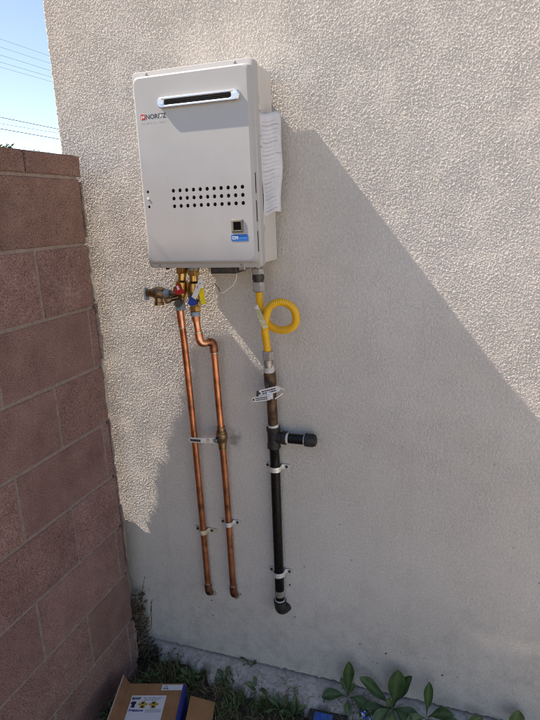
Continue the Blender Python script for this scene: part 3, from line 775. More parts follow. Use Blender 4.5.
# isolation valves below the heater
def hexnut(p, ax, ln, r, m, parent, name='nut'):
    mb = MB(); mb.lathe(p, ax, [(0, r*0.93), (0.002, r), (ln-0.002, r), (ln, r*0.93)], 6); return mb.build(name, m, parent, smooth=20)
hv = thing('service_valve', (0.325, -0.10, 1.14), 'brass service valve with a red handle under the heater', 'valve')
mb = MB(); mb.tube([(0.3350, -0.10, 1.266), (0.3255, -0.10, 1.190), (0.3150, -0.098, 1.128)], [0.0135, 0.0125, 0.0120], 18); mb.build('body', M['brass'], hv)
hexnut((0.3340, -0.10, 1.268), (-0.12, 0, -1), 0.024, 0.0195, M['brass'], hv, 'union_nut')
mb = MB(); mb.lathe((0.3345, -0.10, 1.270), (0, 0, -1), [(0, 0.0165), (0.010, 0.0165)], 20); mb.build('thread_seal', M['bluetape'], hv)
mb = MB(); mb.lathe((0.3290, -0.10, 1.226), (-0.12, 0, -1), [(0, 0.012), (0.008, 0.019), (0.034, 0.021), (0.050, 0.017), (0.058, 0.013)], 20); mb.build('ball_housing', M['brass'], hv)
mb = MB(); mb.lathe((0.322, -0.112, 1.196), (0, -1, 0), [(0, 0.011), (0.014, 0.011), (0.014, 0.007), (0.020, 0.007)], 16); mb.build('stem', M['bronze'], hv)
mb = MB()
mb.loft([[(0.3290, y, 1.2230), (0.3350, y, 1.2210), (0.3560, y, 1.1920), (0.3560, y, 1.1840), (0.3240, y, 1.1800), (0.3160, y, 1.1850), (0.3170, y, 1.1920)] for y in (-0.130, -0.134)]); mb.v = scaled(mb.v, 0.80)
rh = mb.build('red_handle', M['red'], hv)
mb = MB(); mb.loft([[(0.3275, y, 1.2090), (0.3325, y, 1.2110), (0.3380, y, 1.2000), (0.3305, y, 1.1960)] for y in (-0.1332, -0.1346)]); mb.build('handle_decal', M['white'], rh)
mb = MB(); mb.tube([(0.318, -0.116, 1.172), (0.302, -0.140, 1.169)], 0.0085, 16); mb.lathe((0.3020, -0.140, 1.169), (-0.55, -0.83, -0.1), [(0, 0.0115), (0.012, 0.0115)], 16); mb.build('drain_port', M['bronze'], hv)
mb = MB(); mb.lathe((0.3300, -0.122, 1.160), (0.25, -1, -0.1), [(0, 0.010), (0.020, 0.010), (0.020, 0.0125), (0.028, 0.0125), (0.028, 0.006), (0.025, 0.006)], 18); mb.build('drain_cap', M['darkmetal'], hv)
hexnut((0.3165, -0.098, 1.152), (-0.05, 0.02, -1), 0.022, 0.0175, M['bluetape'], hv, 'lower_nut')

cv = thing('service_valve', (0.368, -0.10, 1.13), 'brass service valve with a blue handle under the heater', 'valve')
mb = MB(); mb.tube([(0.3720, -0.10, 1.266), (0.3690, -0.10, 1.190), (0.3655, -0.098, 1.118)], [0.0135, 0.0125, 0.0120], 18); mb.build('body', M['brass'], cv)
hexnut((0.3720, -0.10, 1.262), (-0.02, 0, -1), 0.024, 0.0195, M['brass'], cv, 'union_nut')
mb = MB(); mb.lathe((0.3720, -0.10, 1.268), (0, 0, -1), [(0, 0.0185), (0.014, 0.0185)], 20); mb.build('thread_seal', M['bluetape'], cv)
mb = MB(); mb.lathe((0.3700, -0.10, 1.222), (-0.03, 0, -1), [(0, 0.012), (0.008, 0.019), (0.036, 0.0215), (0.052, 0.018), (0.064, 0.014)], 20); mb.build('ball_housing', M['brass'], cv)
hexnut((0.3670, -0.098, 1.146), (-0.03, 0.02, -1), 0.020, 0.0180, M['brass'], cv, 'lower_nut')
mb = MB(); mb.lathe((0.3665, -0.098, 1.126), (-0.03, 0, -1), [(0, 0.0155), (0.014, 0.0155)], 20); mb.build('thread_seal', M['bluetape'], cv)
mb = MB(); mb.lathe((0.370, -0.112, 1.178), (0, -1, 0), [(0, 0.011), (0.014, 0.011), (0.014, 0.007), (0.020, 0.007)], 16); mb.build('stem', M['bronze'], cv)
mb = MB(); mb.loft([[(0.3760, y, 1.1860), (0.3820, y, 1.1830), (0.3970, y, 1.1640), (0.3970, y, 1.1520), (0.3870, y, 1.1480), (0.3640, y, 1.1480), (0.3580, y, 1.1560), (0.3620, y, 1.1660)] for y in (-0.130, -0.134)]); mb.v = scaled(mb.v, 0.82); mb.build('blue_handle', M['blue'], cv)
mb = MB(); mb.tube([(0.382, -0.116, 1.160), (0.402, -0.130, 1.157)], 0.0085, 14); mb.build('drain_port', M['bronze'], cv)

def strip(name, pts, hw, m, label, cat, th=0.0012):
    """thin bent tag: pts are centre points, hw half width across the vector given per tag"""
    mb = MB(); loops = []
    for i, p in enumerate(pts):
        p = Vector(p); t = (Vector(pts[min(i+1, len(pts)-1)])-Vector(pts[max(i-1, 0)])).normalized()
        s = t.cross(Vector((0, -1, 0))).normalized(); n_ = s.cross(t).normalized()
        loops.append([p+s*hw+n_*th, p+s*hw-n_*th, p-s*hw-n_*th, p-s*hw+n_*th])
    mb.loft(loops); o = mb.build(name, m, None, smooth=40)
    return tag(o, label, cat)
wt = strip('valve_tag', [(0.3860, -0.1400, 1.1740), (0.3950, -0.1420, 1.1880), (0.4060, -0.1430, 1.2080), (0.4180, -0.1400, 1.2300)], 0.0078, M['white'], 'folded white paper tag leaning between the blue handle and heater', 'tag')
mb = MB(); mb.box((0.402, -0.1452, 1.2040), (0.4065, -0.1440, 1.2120)); mb.box((0.4100, -0.1445, 1.2160), (0.4150, -0.1432, 1.2200)); mb.build('tag_print', M['ink_soft'], wt, smooth=0)
strip('valve_tag', [(0.4100, -0.134, 1.2020), (0.4125, -0.138, 1.1880), (0.4140, -0.137, 1.1720), (0.4150, -0.134, 1.1560)], 0.0080, M['yellow_tag'], 'bright yellow plastic tag hanging beside the blue handle', 'tag')

# pressure relief valve pointing left
pv = thing('relief_valve', (0.25, -0.11, 1.16), 'bronze pressure relief valve sticking out left of the red handle', 'valve')
mb = MB(); mb.tube([(0.318, -0.106, 1.183), (0.275, -0.110, 1.183)], 0.0095, 16); mb.build('nipple', M['bronze'], pv)
mb = MB(); mb.lathe((0.290, -0.109, 1.183), (-1, 0, 0), [(0, 0.0125), (0.018, 0.0135)], 18); mb.build('thread_seal', M['bluetape'], pv)
mb = MB(); mb.lathe((0.272, -0.110, 1.184), (-1, 0, 0), [(0, 0.013), (0.006, 0.018), (0.022, 0.0205), (0.034, 0.019), (0.044, 0.0135), (0.062, 0.0125)], 20); mb.build('body', M['bronze'], pv)
mb = MB(); mb.lathe((0.250, -0.110, 1.176), (0, -0.05, -1), [(0, 0.0135), (0.020, 0.0135), (0.022, 0.0155), (0.030, 0.0155), (0.030, 0.011), (0.026, 0.011)], 18); mb.build('outlet', M['bronze'], pv)
mb = MB(); mb.box((0.2040, -0.122, 1.1610), (0.2085, -0.100, 1.2010), bev=0.0012); mb.build('test_lever', M['bluetape'], pv)

# ------------------------------------------------------------------ gas line
gu = thing('gas_connector', (0.585, -0.06, 0.95), 'yellow coated flexible gas connector coiled in one loop', 'gas hose')
mb = MB(); mb.tube([(0.5770, -0.09, 1.268), (0.5772, -0.09, 1.255)], 0.0105, 18); mb.build('nipple', M['grey_metal'], gu)
hexnut((0.5772, -0.09, 1.257), (0, 0, -1), 0.018, 0.0185, M['grey_metal'], gu, 'union_nut')
mb = MB(); mb.lathe((0.5773, -0.09, 1.240), (0, 0, -1), [(0, 0.0160), (0.004, 0.0175), (0.016, 0.0175), (0.020, 0.0150), (0.024, 0.0150)], 20); mb.build('union_collar', M['darkmetal'], gu)
hexnut((0.5774, -0.09, 1.2175), (0, 0, -1), 0.030, 0.0185, M['grey_metal'], gu, 'flare_nut')
hose = catmull([(0.5774, -0.090, 1.192), (0.5778, -0.088, 1.160), (0.5815, -0.084, 1.130), (0.5900, -0.078, 1.102), (0.6080, -0.074, 1.079), (0.6380, -0.076, 1.070), (0.6740, -0.083, 1.080), (0.6910, -0.090, 1.106),
                (0.6840, -0.098, 1.142), (0.6540, -0.105, 1.160), (0.6210, -0.107, 1.150), (0.6025, -0.104, 1.118), (0.5930, -0.094, 1.075), (0.5890, -0.076, 1.035), (0.5875, -0.062, 0.992)], 22)
# resample evenly and corrugate
acc = [0.0]
for a, b_ in zip(hose, hose[1:]): acc.append(acc[-1] + (b_-a).length)
step = 0.0011; ns = int(acc[-1]/step); pts = []; rad = []; j = 0
for i in range(ns+1):
    s_ = acc[-1]*i/ns
    while j < len(acc)-2 and acc[j+1] < s_: j += 1
    pts.append(hose[j].lerp(hose[j+1], (s_-acc[j])/max(1e-9, acc[j+1]-acc[j]))); rad.append(0.0110 + 0.0009*math.sin(2*math.pi*s_/0.0056))
mb = MB(); mb.tube(pts, rad, 18); mb.build('hose', M['yellow'], gu, smooth=80)
hexnut((0.5876, -0.0625, 1.000), (0, 0.02, -1), 0.028, 0.0185, M['grey_metal'], gu, 'flare_nut')
mb = MB(); mb.lathe((0.5870, -0.060, 0.972), (-0.03, 0.1, -1), [(0, 0.0150), (0.016, 0.0150), (0.016, 0.0125), (0.026, 0.0125)], 18); mb.build('adapter', M['grey_metal'], gu)
# certification label wrapped on the hose, with a folded white flap
lb = strip('hose_label', [(0.5750, -0.1010, 1.134), (0.5830, -0.1085, 1.124), (0.5950, -0.1190, 1.104), (0.6050, -0.1190, 1.084)], 0.0085, mat('hose_label', (0.62, 0.50, 0.16), (0.74, 0.70, 0.56), 0.5, scale=110), 'pale printed label wrapped on the yellow hose at its crossing', 'label', 0.0006)
mb = MB(); mb.add([(0.5640, -0.101, 1.1390), (0.5830, -0.101, 1.1330), (0.5755, -0.102, 1.1520), (0.5735, -0.103, 1.1400)], [(0, 3, 2), (3, 1, 2), (0, 1, 3)]); mb.build('label_flap', M['white'], lb, smooth=0)

gp = thing('gas_pipe', (0.585, -0.035, 0.02), 'black iron gas pipe with a capped side stub', 'pipe')
mb = MB(); mb.lathe((0.5855, -0.052, 0.953), (-0.05, 0.2, -1), [(0, 0.0145), (0.010, 0.0170), (0.028, 0.0170), (0.034, 0.0150), (0.040, 0.0150)], 20); gv = mb.build('gas_valve', M['thread'], gp)
mb = MB(); mb.lathe((0.5850, -0.046, 0.928), (0, 0.06, -1), [(0, 0.0185), (0.012, 0.0200), (0.040, 0.0200), (0.048, 0.0175), (0.060, 0.0175)], 20); mb.build('valve_body', M['rusty'], gp)
mb = MB(); mb.lathe((0.5853, -0.055, 0.893), (0, -1, 0), [(0, 0.011), (0.014, 0.011), (0.014, 0.007), (0.022, 0.007)], 16); mb.build('valve_stem', M['darkmetal'], gp)
mb = MB(); mb.tube([(0.5850, -0.042, 0.885), (0.5855, -0.034, 0.735)], 0.0165, 20); mb.build('nipple', M['rusty'], gp)
mb = MB(); mb.lathe((0.5855, -0.034, 0.748), (0, 0, -1), [(0, 0.0168), (0.014, 0.0180)], 20); mb.build('thread_seal', M['thread'], gp)
mb = MB()
mb.lathe((0.5855, -0.034, 0.738), (0, 0, -1), [(0, 0.0190), (0.001, 0.0225), (0.014, 0.0225), (0.018, 0.0205), (0.056, 0.0205), (0.060, 0.0225), (0.073, 0.0225), (0.075, 0.019)], 22)
mb.lathe((0.5855, -0.034, 0.7025), (1, 0, 0), [(0, 0.0195), (0.030, 0.0195), (0.032, 0.0220), (0.044, 0.0220), (0.045, 0.018)], 22)
mb.build('tee', M['iron_fitting'], gp)
mb = MB(); mb.lathe((0.6285, -0.034, 0.7025), (1, 0, 0), [(0, 0.0178), (0.009, 0.0172)], 20); mb.build('thread_seal', M['thread'], gp)
mb = MB(); mb.tube([(0.632, -0.034, 0.7025), (0.700, -0.034, 0.7025)], 0.0165, 22); mb.build('side_stub', M['black_iron'], gp)
mb = MB(); mb.lathe((0.6890, -0.034, 0.7025), (1, 0, 0), [(0, 0.0172), (0.004, 0.0172)], 20); mb.build('thread_seal', M['thread'], gp)
mb = MB(); mb.lathe((0.6925, -0.034, 0.7025), (1, 0, 0), [(0, 0.0195), (0.001, 0.0215), (0.026, 0.0215), (0.034, 0.0185), (0.037, 0.012)], 22); mb.build('end_cap', M['iron_fitting'], gp)
mb = MB(); mb.tube(catmull([(0.5855, -0.034, 0.668), (0.5830, -0.0245, 0.586), (0.5810, -0.0230, 0.30), (0.5803, -0.0225, 0.07)], 6), 0.0165, 22); mb.build('riser', M['black_iron'], gp)
mb = MB(); mb.tube([(0.5803, -0.0226, 0.112), (0.5803, -0.0226, 0.088)], 0.0170, 22); mb.build('thread', M['grey_metal'], gp)
mb = MB(); mb.tube([(0.5803, -0.0225, 0.074), (0.5803, -0.0225, 0.066)], 0.0185, 22); mb.build('thread_seal', M['thread'], gp)
mb = MB(); mb.lathe((0.5803, -0.0235, 0.070), (0, 0, -1), [(0, 0.0190), (0.001, 0.0225), (0.012, 0.0225), (0.014, 0.0205)], 22)
mb.tube([(0.5803, -0.0235, 0.060)] + elbow_path((0.5810, -0.0235, 0.026), (0, 0, -1), (0.45, 1, 0), 0.022, 8) + [(0.597, 0.012, 0.026)], 0.0205, 20); mb.build('elbow', M['iron_fitting'], gp)

def lever_tag(name, a, b, hw, label):
    a, b = Vector(a), Vector(b); d_ = (b-a).normalized(); s_ = d_.cross(Vector((0, -1, 0))).normalized(); mb = MB(); L = []
    n_ = 8; N = 26
    out = []
    ln = (b-a).length
    for k in range(N):
        an = 2*math.pi*k/N; cx = math.cos(an); sx = math.sin(an)
        e = (abs(cx)**4*1.0)
        px = (ln/2-hw)*(1 if cx > 0 else -1)*min(1, abs(cx)*2.2) + hw*cx*0.9; out.append((px, hw*sx if abs(cx) > 0.4 else hw*(1 if sx > 0 else -1)*0.98))
    c = (a+b)/2
    for y in (0.0, -0.0025): L.append([c + d_*p + s_*q + Vector((0, y, 0)) for p, q in out])
    mb.loft(L); o = mb.build(name, M['white'], None, smooth=40); tag(o, label, 'tag')
    mb = MB(); rr2 = random.Random(len(label))
    t = 0.22
    while t < 0.80:
        w_ = rr2.uniform(0.05, 0.11); p = a.lerp(b, t); q = a.lerp(b, min(0.84, t+w_)); hh = hw*0.42
        for o1, o2 in ((0.52, 0.16), (-0.12, -0.50)):
            mb.add([p+s_*hw*o1+Vector((0, -0.0028, 0)), p+s_*hw*o2+Vector((0, -0.0028, 0)), q+s_*hw*o2+Vector((0, -0.0028, 0)), q+s_*hw*o1+Vector((0, -0.0028, 0))], [(0, 1, 2, 3)])
        t += w_+0.015
    mb.build('tag_print', M['ink'], o, smooth=0)
    mb = MB(); p = a.lerp(b, 0.11); mb.lathe(p+Vector((0, -0.0022, 0)), (0, -1, 0), [(0, hw*0.38), (0.0006, hw*0.38)], 12); mb.build('eyelet', M['darkmetal'], o)
    return o
lever_tag('valve_tag', (0.5330, -0.0800, 0.8420), (0.6000, -0.0800, 0.8560), 0.0085, 'lower white valve tag on the gas pipe, rounded left end')
t2 = lever_tag('valve_tag', (0.5510, -0.0755, 0.8620), (0.6290, -0.0755, 0.8860), 0.0100, 'upper white valve tag on the gas pipe, dark left end')
mb = MB(); mb.loft([[(0.5480, y, 0.8520), (0.5560, y, 0.8540), (0.5580, y, 0.8740), (0.5500, y, 0.8720)] for y in (-0.0782, -0.0776)]); mb.build('tag_dark_end', M['ink'], t2, smooth=0)
mb = MB(); mb.box((0.586, -0.080, 0.850), (0.604, -0.0765, 0.872)); mb.build('tag_fold', M['print_white'], t2, smooth=0)
mb = MB(); mb.tube(catmull([(0.600, -0.072, 0.884), (0.616, -0.060, 0.882), (0.628, -0.045, 0.872), (0.622, -0.035, 0.856), (0.602, -0.055, 0.842)], 6), 0.0022, 8)
mb.build('tie', M['strap'], t2)

# ------------------------------------------------------------------ pipe straps
def pipe_strap(c, r, wid, m, label, ear=0.027, tilt=0.0):
    cx, cy, cz = c
    t = thing('pipe_strap', (cx, -0.001, cz), label, 'pipe strap', 'pipe straps screwed to the stucco')
    prof = [(-r-ear, -0.0035), (-r-0.006, -0.0035)]
    for k in range(13):
        a = math.pi*k/12; prof.append((-(r+0.0008)*math.cos(a), min(-0.0035, cy - (r+0.0008)*math.sin(a)) if 0 < k < 12 else -0.006))
    prof += [(r+0.006, -0.0035), (r+ear, -0.0035)]
    L = []; th = 0.0018
    for i, (px, py) in enumerate(prof):
        q0 = Vector(prof[max(i-1, 0)]); q1 = Vector(prof[min(i+1, len(prof)-1)]); tg = (q1-q0).normalized(); nn = Vector((tg.y, -tg.x))
        if nn.y > 0: nn = -nn
        if abs(px) < r+0.004 and abs(nn.y) < 0.5: nn = Vector((1 if px > 0 else -1, -0.2)).normalized()
        w_ = wid if abs(px) < r+0.003 else wid*0.85
        dz = tilt*px
        ox, oy = px + nn.x*th, py + nn.y*th
        L.append([(cx+px, py, cz+dz-w_/2), (cx+ox, oy, cz+dz-w_/2), (cx+ox, oy, cz+dz+w_/2), (cx+px, py, cz+dz+w_/2)])
    mb = MB(); mb.loft(L); mb.build('band', m, t, smooth=40)
    for sx in (-1, 1):
        mb = MB(); mb.lathe((cx+sx*(r+ear*0.58), -0.005, cz+tilt*sx*(r+ear*0.58)), (0, -1, 0), [(0, 0.0050), (0.003, 0.0048), (0.0050, 0.0034), (0.0051, 0.0015)], 12); mb.build('screw', M['darkmetal'], t)
    return t
pipe_strap((0.2920, -0.0185, 0.297), 0.0126, 0.017, M['strap_old'], 'yellowed metal strap on the left copper pipe near its foot')
pipe_strap((0.3960, -0.0185, 0.345), 0.0126, 0.017, M['strap'], 'metal strap on the right copper pipe near its foot', tilt=0.06)
pipe_strap((0.5830, -0.0245, 0.586), 0.0180, 0.018, M['strap'], 'upper white metal strap on the black gas pipe, below the tee')
pipe_strap((0.5805, -0.0230, 0.180), 0.0180, 0.018, M['strap'], 'lower white metal strap on the black gas pipe, above its elbow', tilt=0.05)
mb = MB(); mb.lathe((0.3340, -0.002, 0.297), (0, -1, 0), [(0, 0.0075), (0.004, 0.0075), (0.006, 0.004)], 14)
an = mb.build('wall_anchor', M['strap_old']); tag(an, 'small round tan wall anchor beside the left copper pipe strap', 'anchor')

# ------------------------------------------------------------------ things on the ground
bx = thing('cardboard_box', (0.20, -0.36, GZ), 'open brown cardboard valve box with a picture label on top', 'box')
ang = R(17); ux = Vector((math.cos(ang), math.sin(ang), 0)); uy = Vector((math.sin(ang), -math.cos(ang), 0)); uz = Vector((0, 0, 1))
BR_ = Vector((0.2656, -0.1956, 0)); W_, D_, ZT = 0.205, 0.26, -0.222
def bp_(u, v, z): return tuple(BR_ - ux*(W_-u) + uy*v + uz*z)
def panel(u0, u1, v0, v1, z0, z1): return [bp_(u0, v0, z0), bp_(u1, v0, z0), bp_(u1, v1, z0), bp_(u0, v1, z0), bp_(u0, v0, z1), bp_(u1, v0, z1), bp_(u1, v1, z1), bp_(u0, v1, z1)]
BF = [(0,3,2,1),(4,5,6,7),(0,1,5,4),(1,2,6,5),(2,3,7,6),(3,0,4,7)]
mb = MB(); mb.add(panel(0, W_, 0.000, D_, GZ-0.004, ZT), BF); mb.build('carton', M['cardboard'], bx, smooth=0)
mb = MB(); mb.add(panel(W_-0.0005, W_+0.0015, 0.004, D_-0.002, GZ, ZT-0.002), BF); mb.add(panel(W_-0.007, W_+0.001, 0.004, D_-0.002, ZT-0.001, ZT+0.0008), BF); mb.build('blue_edge', M['print_blue'], bx, smooth=0)
# left flap bent up and out
def q3(p): return tuple(p)
mb = MB()
a0 = Vector(bp_(0, -0.002, ZT)); a1 = Vector(bp_(0, D_, ZT)); fo = -ux*0.014 + uz*0.042
mb.add([a0, a1, a1+fo, a0+fo+uy*0.006] + [p - ux*0.004 for p in (a0, a1, a1+fo, a0+fo+uy*0.006)], BF); mb.build('flap', M['cardboard_in'], bx, smooth=0)
mb = MB(); e0 = a0+fo+uy*0.006; e1 = a1+fo
mb.add([e0, e1, e1+uz*0.0006, e0+uz*0.0006] + [p - ux*0.0045 for p in (e0, e1, e1+uz*0.0006, e0+uz*0.0006)], BF); mb.build('flap_edge', mat('torn_edge', (0.5, 0.42, 0.34), rough=0.9), bx, smooth=0)
# right flap lying open, sloping to the ground
mb = MB()
f0 = BR_ + ux*0.022 + uy*0.030 + uz*(-0.245); f1 = BR_ + ux*0.108 + uy*0.030 + uz*(-0.275)
mb.add([f0, f1, f1+uy*0.22, f0+uy*0.22] + [p - uz*0.004 for p in (f0, f1, f1+uy*0.22, f0+uy*0.22)], BF); mb.build('flap', M['cardboard'], bx, smooth=0)
# picture label
lab = MB(); lab.add(panel(0.024, 0.147, 0.052, 0.170, ZT, ZT+0.0008), BF); lb_ = lab.build('picture_label', M['print_white'], bx, smooth=0)
upv = tuple(-uy)
def btext(s, u, v, size, width, m, bold=0.0): return text('label_lettering', s, size, m, bp_(u-0.026, v, ZT+0.0013), lb_, (tuple(ux), upv), width=width, bold=bold)
btext('EXP', 0.055, 0.070, 0.013, 0.030, M['print_dark'], 0.0006)
btext('E2 TANKLESS', 0.096, 0.0655, 0.0065, 0.060, M['print_blue'])
btext('VALVE KIT', 0.096, 0.0735, 0.0065, 0.055, M['print_dark'])
btext('Webstone', 0.053, 0.118, 0.0125, 0.052, M['print_blue'], 0.0005)
for r_ in range(3):
    mb = MB(); mb.add(panel(0.086, 0.141, 0.110+0.005*r_, 0.112+0.005*r_, ZT+0.0009, ZT+0.0013), BF); mb.build('label_rule', M['ink_soft'], lb_, smooth=0)
def lab_poly(pts, m, z_=0.0012):
    cu_ = sum(p[0] for p in pts)/len(pts); pts = [((u-cu_)*1.18+cu_-0.026, (v-0.091)*1.18+0.091) for u, v in pts]
    mb = MB(); mb.loft([[bp_(u, v, ZT+0.0009) for u, v in pts], [bp_(u, v, ZT+z_) for u, v in pts]]); mb.build('valve_picture', m, lb_, smooth=0)
lab_poly([(0.059, 0.080), (0.070, 0.080), (0.072, 0.086), (0.069, 0.090), (0.070, 0.101), (0.058, 0.101), (0.060, 0.090), (0.055, 0.086)], M['print_dark'])
for ou in (0.084, 0.122):
    lab_poly([(ou, 0.086), (ou+0.006, 0.086), (ou+0.008, 0.079), (ou+0.018, 0.079), (ou+0.020, 0.085), (ou+0.028, 0.087), (ou+0.028, 0.093), (ou+0.021, 0.094), (ou+0.022, 0.103), (ou+0.006, 0.103), (ou+0.007, 0.094), (ou, 0.093)], M['print_gold'])
    lab_poly([(ou+0.009, 0.083), (ou+0.016, 0.083), (ou+0.016, 0.088), (ou+0.009, 0.088)], M['print_dark'], 0.0016)
    lab_poly([(ou+0.010, 0.095), (ou+0.018, 0.095), (ou+0.017, 0.102), (ou+0.011, 0.102)], M['print_dark'], 0.0016)
mb = MB(); mb.add(panel(0.122, 0.197, 0.006, 0.029, ZT, ZT+0.0008), BF); ws = mb.build('warning_sticker', M['print_white'], bx, smooth=0)
mb = MB(); mb.loft([[bp_(u, v, ZT+0.0009+h_) for u, v in ((0.128, 0.025), (0.148, 0.025), (0.138, 0.010))] for h_ in (0, 0.0004)]); tr = mb.build('triangle_mark', M['print_dark'], ws, smooth=0)
mb = MB(); mb.loft([[bp_(u, v, ZT+0.0013+h_) for u, v in ((0.1315, 0.0232), (0.1445, 0.0232), (0.138, 0.0135))] for h_ in (0, 0.0003)]); mb.build('triangle_face', M['print_white'], ws, smooth=0)

bk = thing('blue_package', (0.78, -0.16, GZ), 'small blue and black plastic package at the bottom edge, lying on the footing', 'package')
mb = MB(); c0 = Vector((0.706, -0.108, -0.292)); du = Vector((0.985, 0.06, 0)); dv = Vector((0.06, -0.985, -0.10))
def kp(u, v, z_): return tuple(c0 + du*u + dv*v + uz*z_)
mb.add([kp(u, v, z_) for z_ in (-0.02, 0.006) for u, v in ((0, 0), (0.135, 0), (0.135, 0.10), (0, 0.10))], BF); mb.build('tray', M['pack_dark'], bk, smooth=0)
mb = MB(); mb.add([kp(u, v, z_) for z_ in (0.005, 0.0075) for u, v in ((0.020, 0.010), (0.085, 0.010), (0.085, 0.09), (0.020, 0.09))], BF); mb.build('blue_panel', M['pack_blue'], bk, smooth=0)
# crumpled blue and white wrapper
def crumple(name, c, sx, sy, seed, mats, label, cat):
    r = random.Random(seed); n_ = 9; v = []; f = []; mi = []
    for j in range(n_):
        for i in range(n_):
            v.append((c[0]+sx*(i/(n_-1)-0.5)+r.uniform(-.003, .003), c[1]+sy*(j/(n_-1)-0.5)+r.uniform(-.003, .003), c[2]+0.010+r.uniform(-.007, .009)))
    mb = MB()
    for j in range(n_-1):
        for i in range(n_-1):
            q = [j*n_+i, j*n_+i+1, (j+1)*n_+i+1, (j+1)*n_+i]; f.append(tuple(q)); mi.append(0 if r.random() < 0.62 else 1)
    mb.v = v; mb.f = f; mb.m = mi
    o = mb.build(name, mats, None, smooth=0); s_ = o.modifiers.new('thickness', 'SOLIDIFY'); s_.thickness = 0.0008
    return tag(o, label, cat)
crumple('wrapper', (0.912, -0.082, -0.288), 0.055, 0.040, 4, [M['pack_blue'], M['print_white']], 'crumpled blue and white wrapper on the footing under the weeds', 'wrapper')

def pebble(c, r, seed, m, label):
    b = bmesh.new(); bmesh.ops.create_icosphere(b, subdivisions=2, radius=1.0); rr3 = random.Random(seed)
    ph = [rr3.uniform(0, 6) for _ in range(3)]
    for v in b.verts:
        k = 1 + 0.16*math.sin(v.co.x*3+ph[0]) + 0.13*math.sin(v.co.y*4+ph[1]) + 0.1*math.sin(v.co.z*5+ph[2])
        v.co = Vector((v.co.x*r*1.25*k, v.co.y*r*k, v.co.z*r*0.75*k))
    me = bpy.data.meshes.new('pebble'); b.to_mesh(me); b.free(); me.materials.append(m); me.polygons.foreach_set('use_smooth', [True]*len(me.polygons))
    o = bpy.data.objects.new('pebble', me); o.location = c; col.objects.link(o); return tag(o, label, 'pebble')
pebble((0.755, -0.040, -0.270), 0.0085, 1, M['stone'], 'dark round pebble on the pale footing left of the weeds')
pebble((0.640, -0.062, -0.279), 0.0055, 2, M['pale_stone'], 'tiny white pebble on the footing amid grass tips')
pebble((0.560, -0.052, -0.276), 0.0060, 3, M['pale_stone'], 'small tan pebble on the footing below the gas elbow')

# ------------------------------------------------------------------ plants
def leaf_mesh(name, m, root, direction, length, width, droop, twist=0.0, stalk=0.18, fold=0.25, parent=None):
    """broad leaf with a stalk, a folded midrib and a curved blade"""
    d_ = Vector(direction).normalized(); side = d_.cross(Vector((0.12, -0.75, 0.75)))
    if side.length < 0.05: side = Vector((1, 0, 0))
    side.normalize(); side = Matrix.Rotation(twist, 3, d_) @ side; nrm = side.cross(d_).normalized()
    n_ = 20; v = []; f = []; rib = []
    p = Vector(root); cur = d_.copy()
    for i in range(n_):
        t = 1-(1-i/(n_-1))**1.6; tn = 1-(1-min(1, (i+1)/(n_-1)))**1.6
        if t < stalk: w_ = 0.05 + 0.10*t/stalk
        else:
            s = (t-stalk)/(1-stalk); w_ = (0.12 + 0.88*math.sin(math.pi*0.5*min(1, s/0.62))**1.2) if s < 0.62 else max(0.0, 1-((s-0.62)/0.382)**1.9)**0.72
        hw = width*0.5*min(w_, 1.0); wav = 0.0028*math.sin(t*11+length*90+width*70)
        nn = side.cross(cur).normalized()
        for k, (o_, lift) in enumerate(((-1, fold), (-0.52, fold*0.42), (-0.06, 0.0), (0.06, 0.0), (0.52, fold*0.42), (1, fold))):
            v.append(p + side*hw*o_ + nn*(hw*lift + (wav if abs(o_) == 1 else 0))); rib.append(1.0 if abs(o_) < 0.1 else 0.0)
        cur = (cur + Vector((0, 0, -1))*droop*(tn-t)).normalized(); p = p + cur*length*(tn-t)
    for i in range(n_-1):
        for k in range(5): f.append((i*6+k, i*6+k+1, (i+1)*6+k+1, (i+1)*6+k))
    mb = MB(); mb.add(v, f); o = mb.build(name, m, parent, smooth=70)
    at = o.data.attributes.new('rib', 'FLOAT', 'POINT'); at.data.foreach_set('value', rib)
    return o

def weed(loc, label, leaves, cat='weed', group='broad leaved weeds along the footing'):
    t = thing('weed', loc, label, cat, group)
    for (dx, dy, dz, ln, wd, dr, tw, mk) in leaves:
        L = Vector(loc) + Vector((dx, dy, dz)).normalized()*0.004
        leaf_mesh('leaf', M[mk], L, (dx, dy, dz), ln*0.84, wd*0.90, dr, tw, parent=t)
    return t
weed((0.828, -0.040, -0.268), 'weed with one tall upright leaf, leftmost of the broad leaved weeds', [
    (0.04, -0.08, 1.0, 0.195, 0.044, 0.08, 0.2, 'leaf'), (-0.90, -0.30, 0.50, 0.110, 0.048, 0.9, 0.5, 'leaf'), (0.90, -0.25, 0.45, 0.105, 0.046, 1.1, -0.4, 'leaf'),
    (0.15, -0.9, 0.25, 0.080, 0.026, 0.8, 0.1, 'leaf2'), (-0.3, 0.1, 1.0, 0.085, 0.022, 0.5, 0.4, 'leaf2'), (0.3, 0.1, 1.0, 0.070, 0.020, 0.5, -0.4, 'leaf2')])
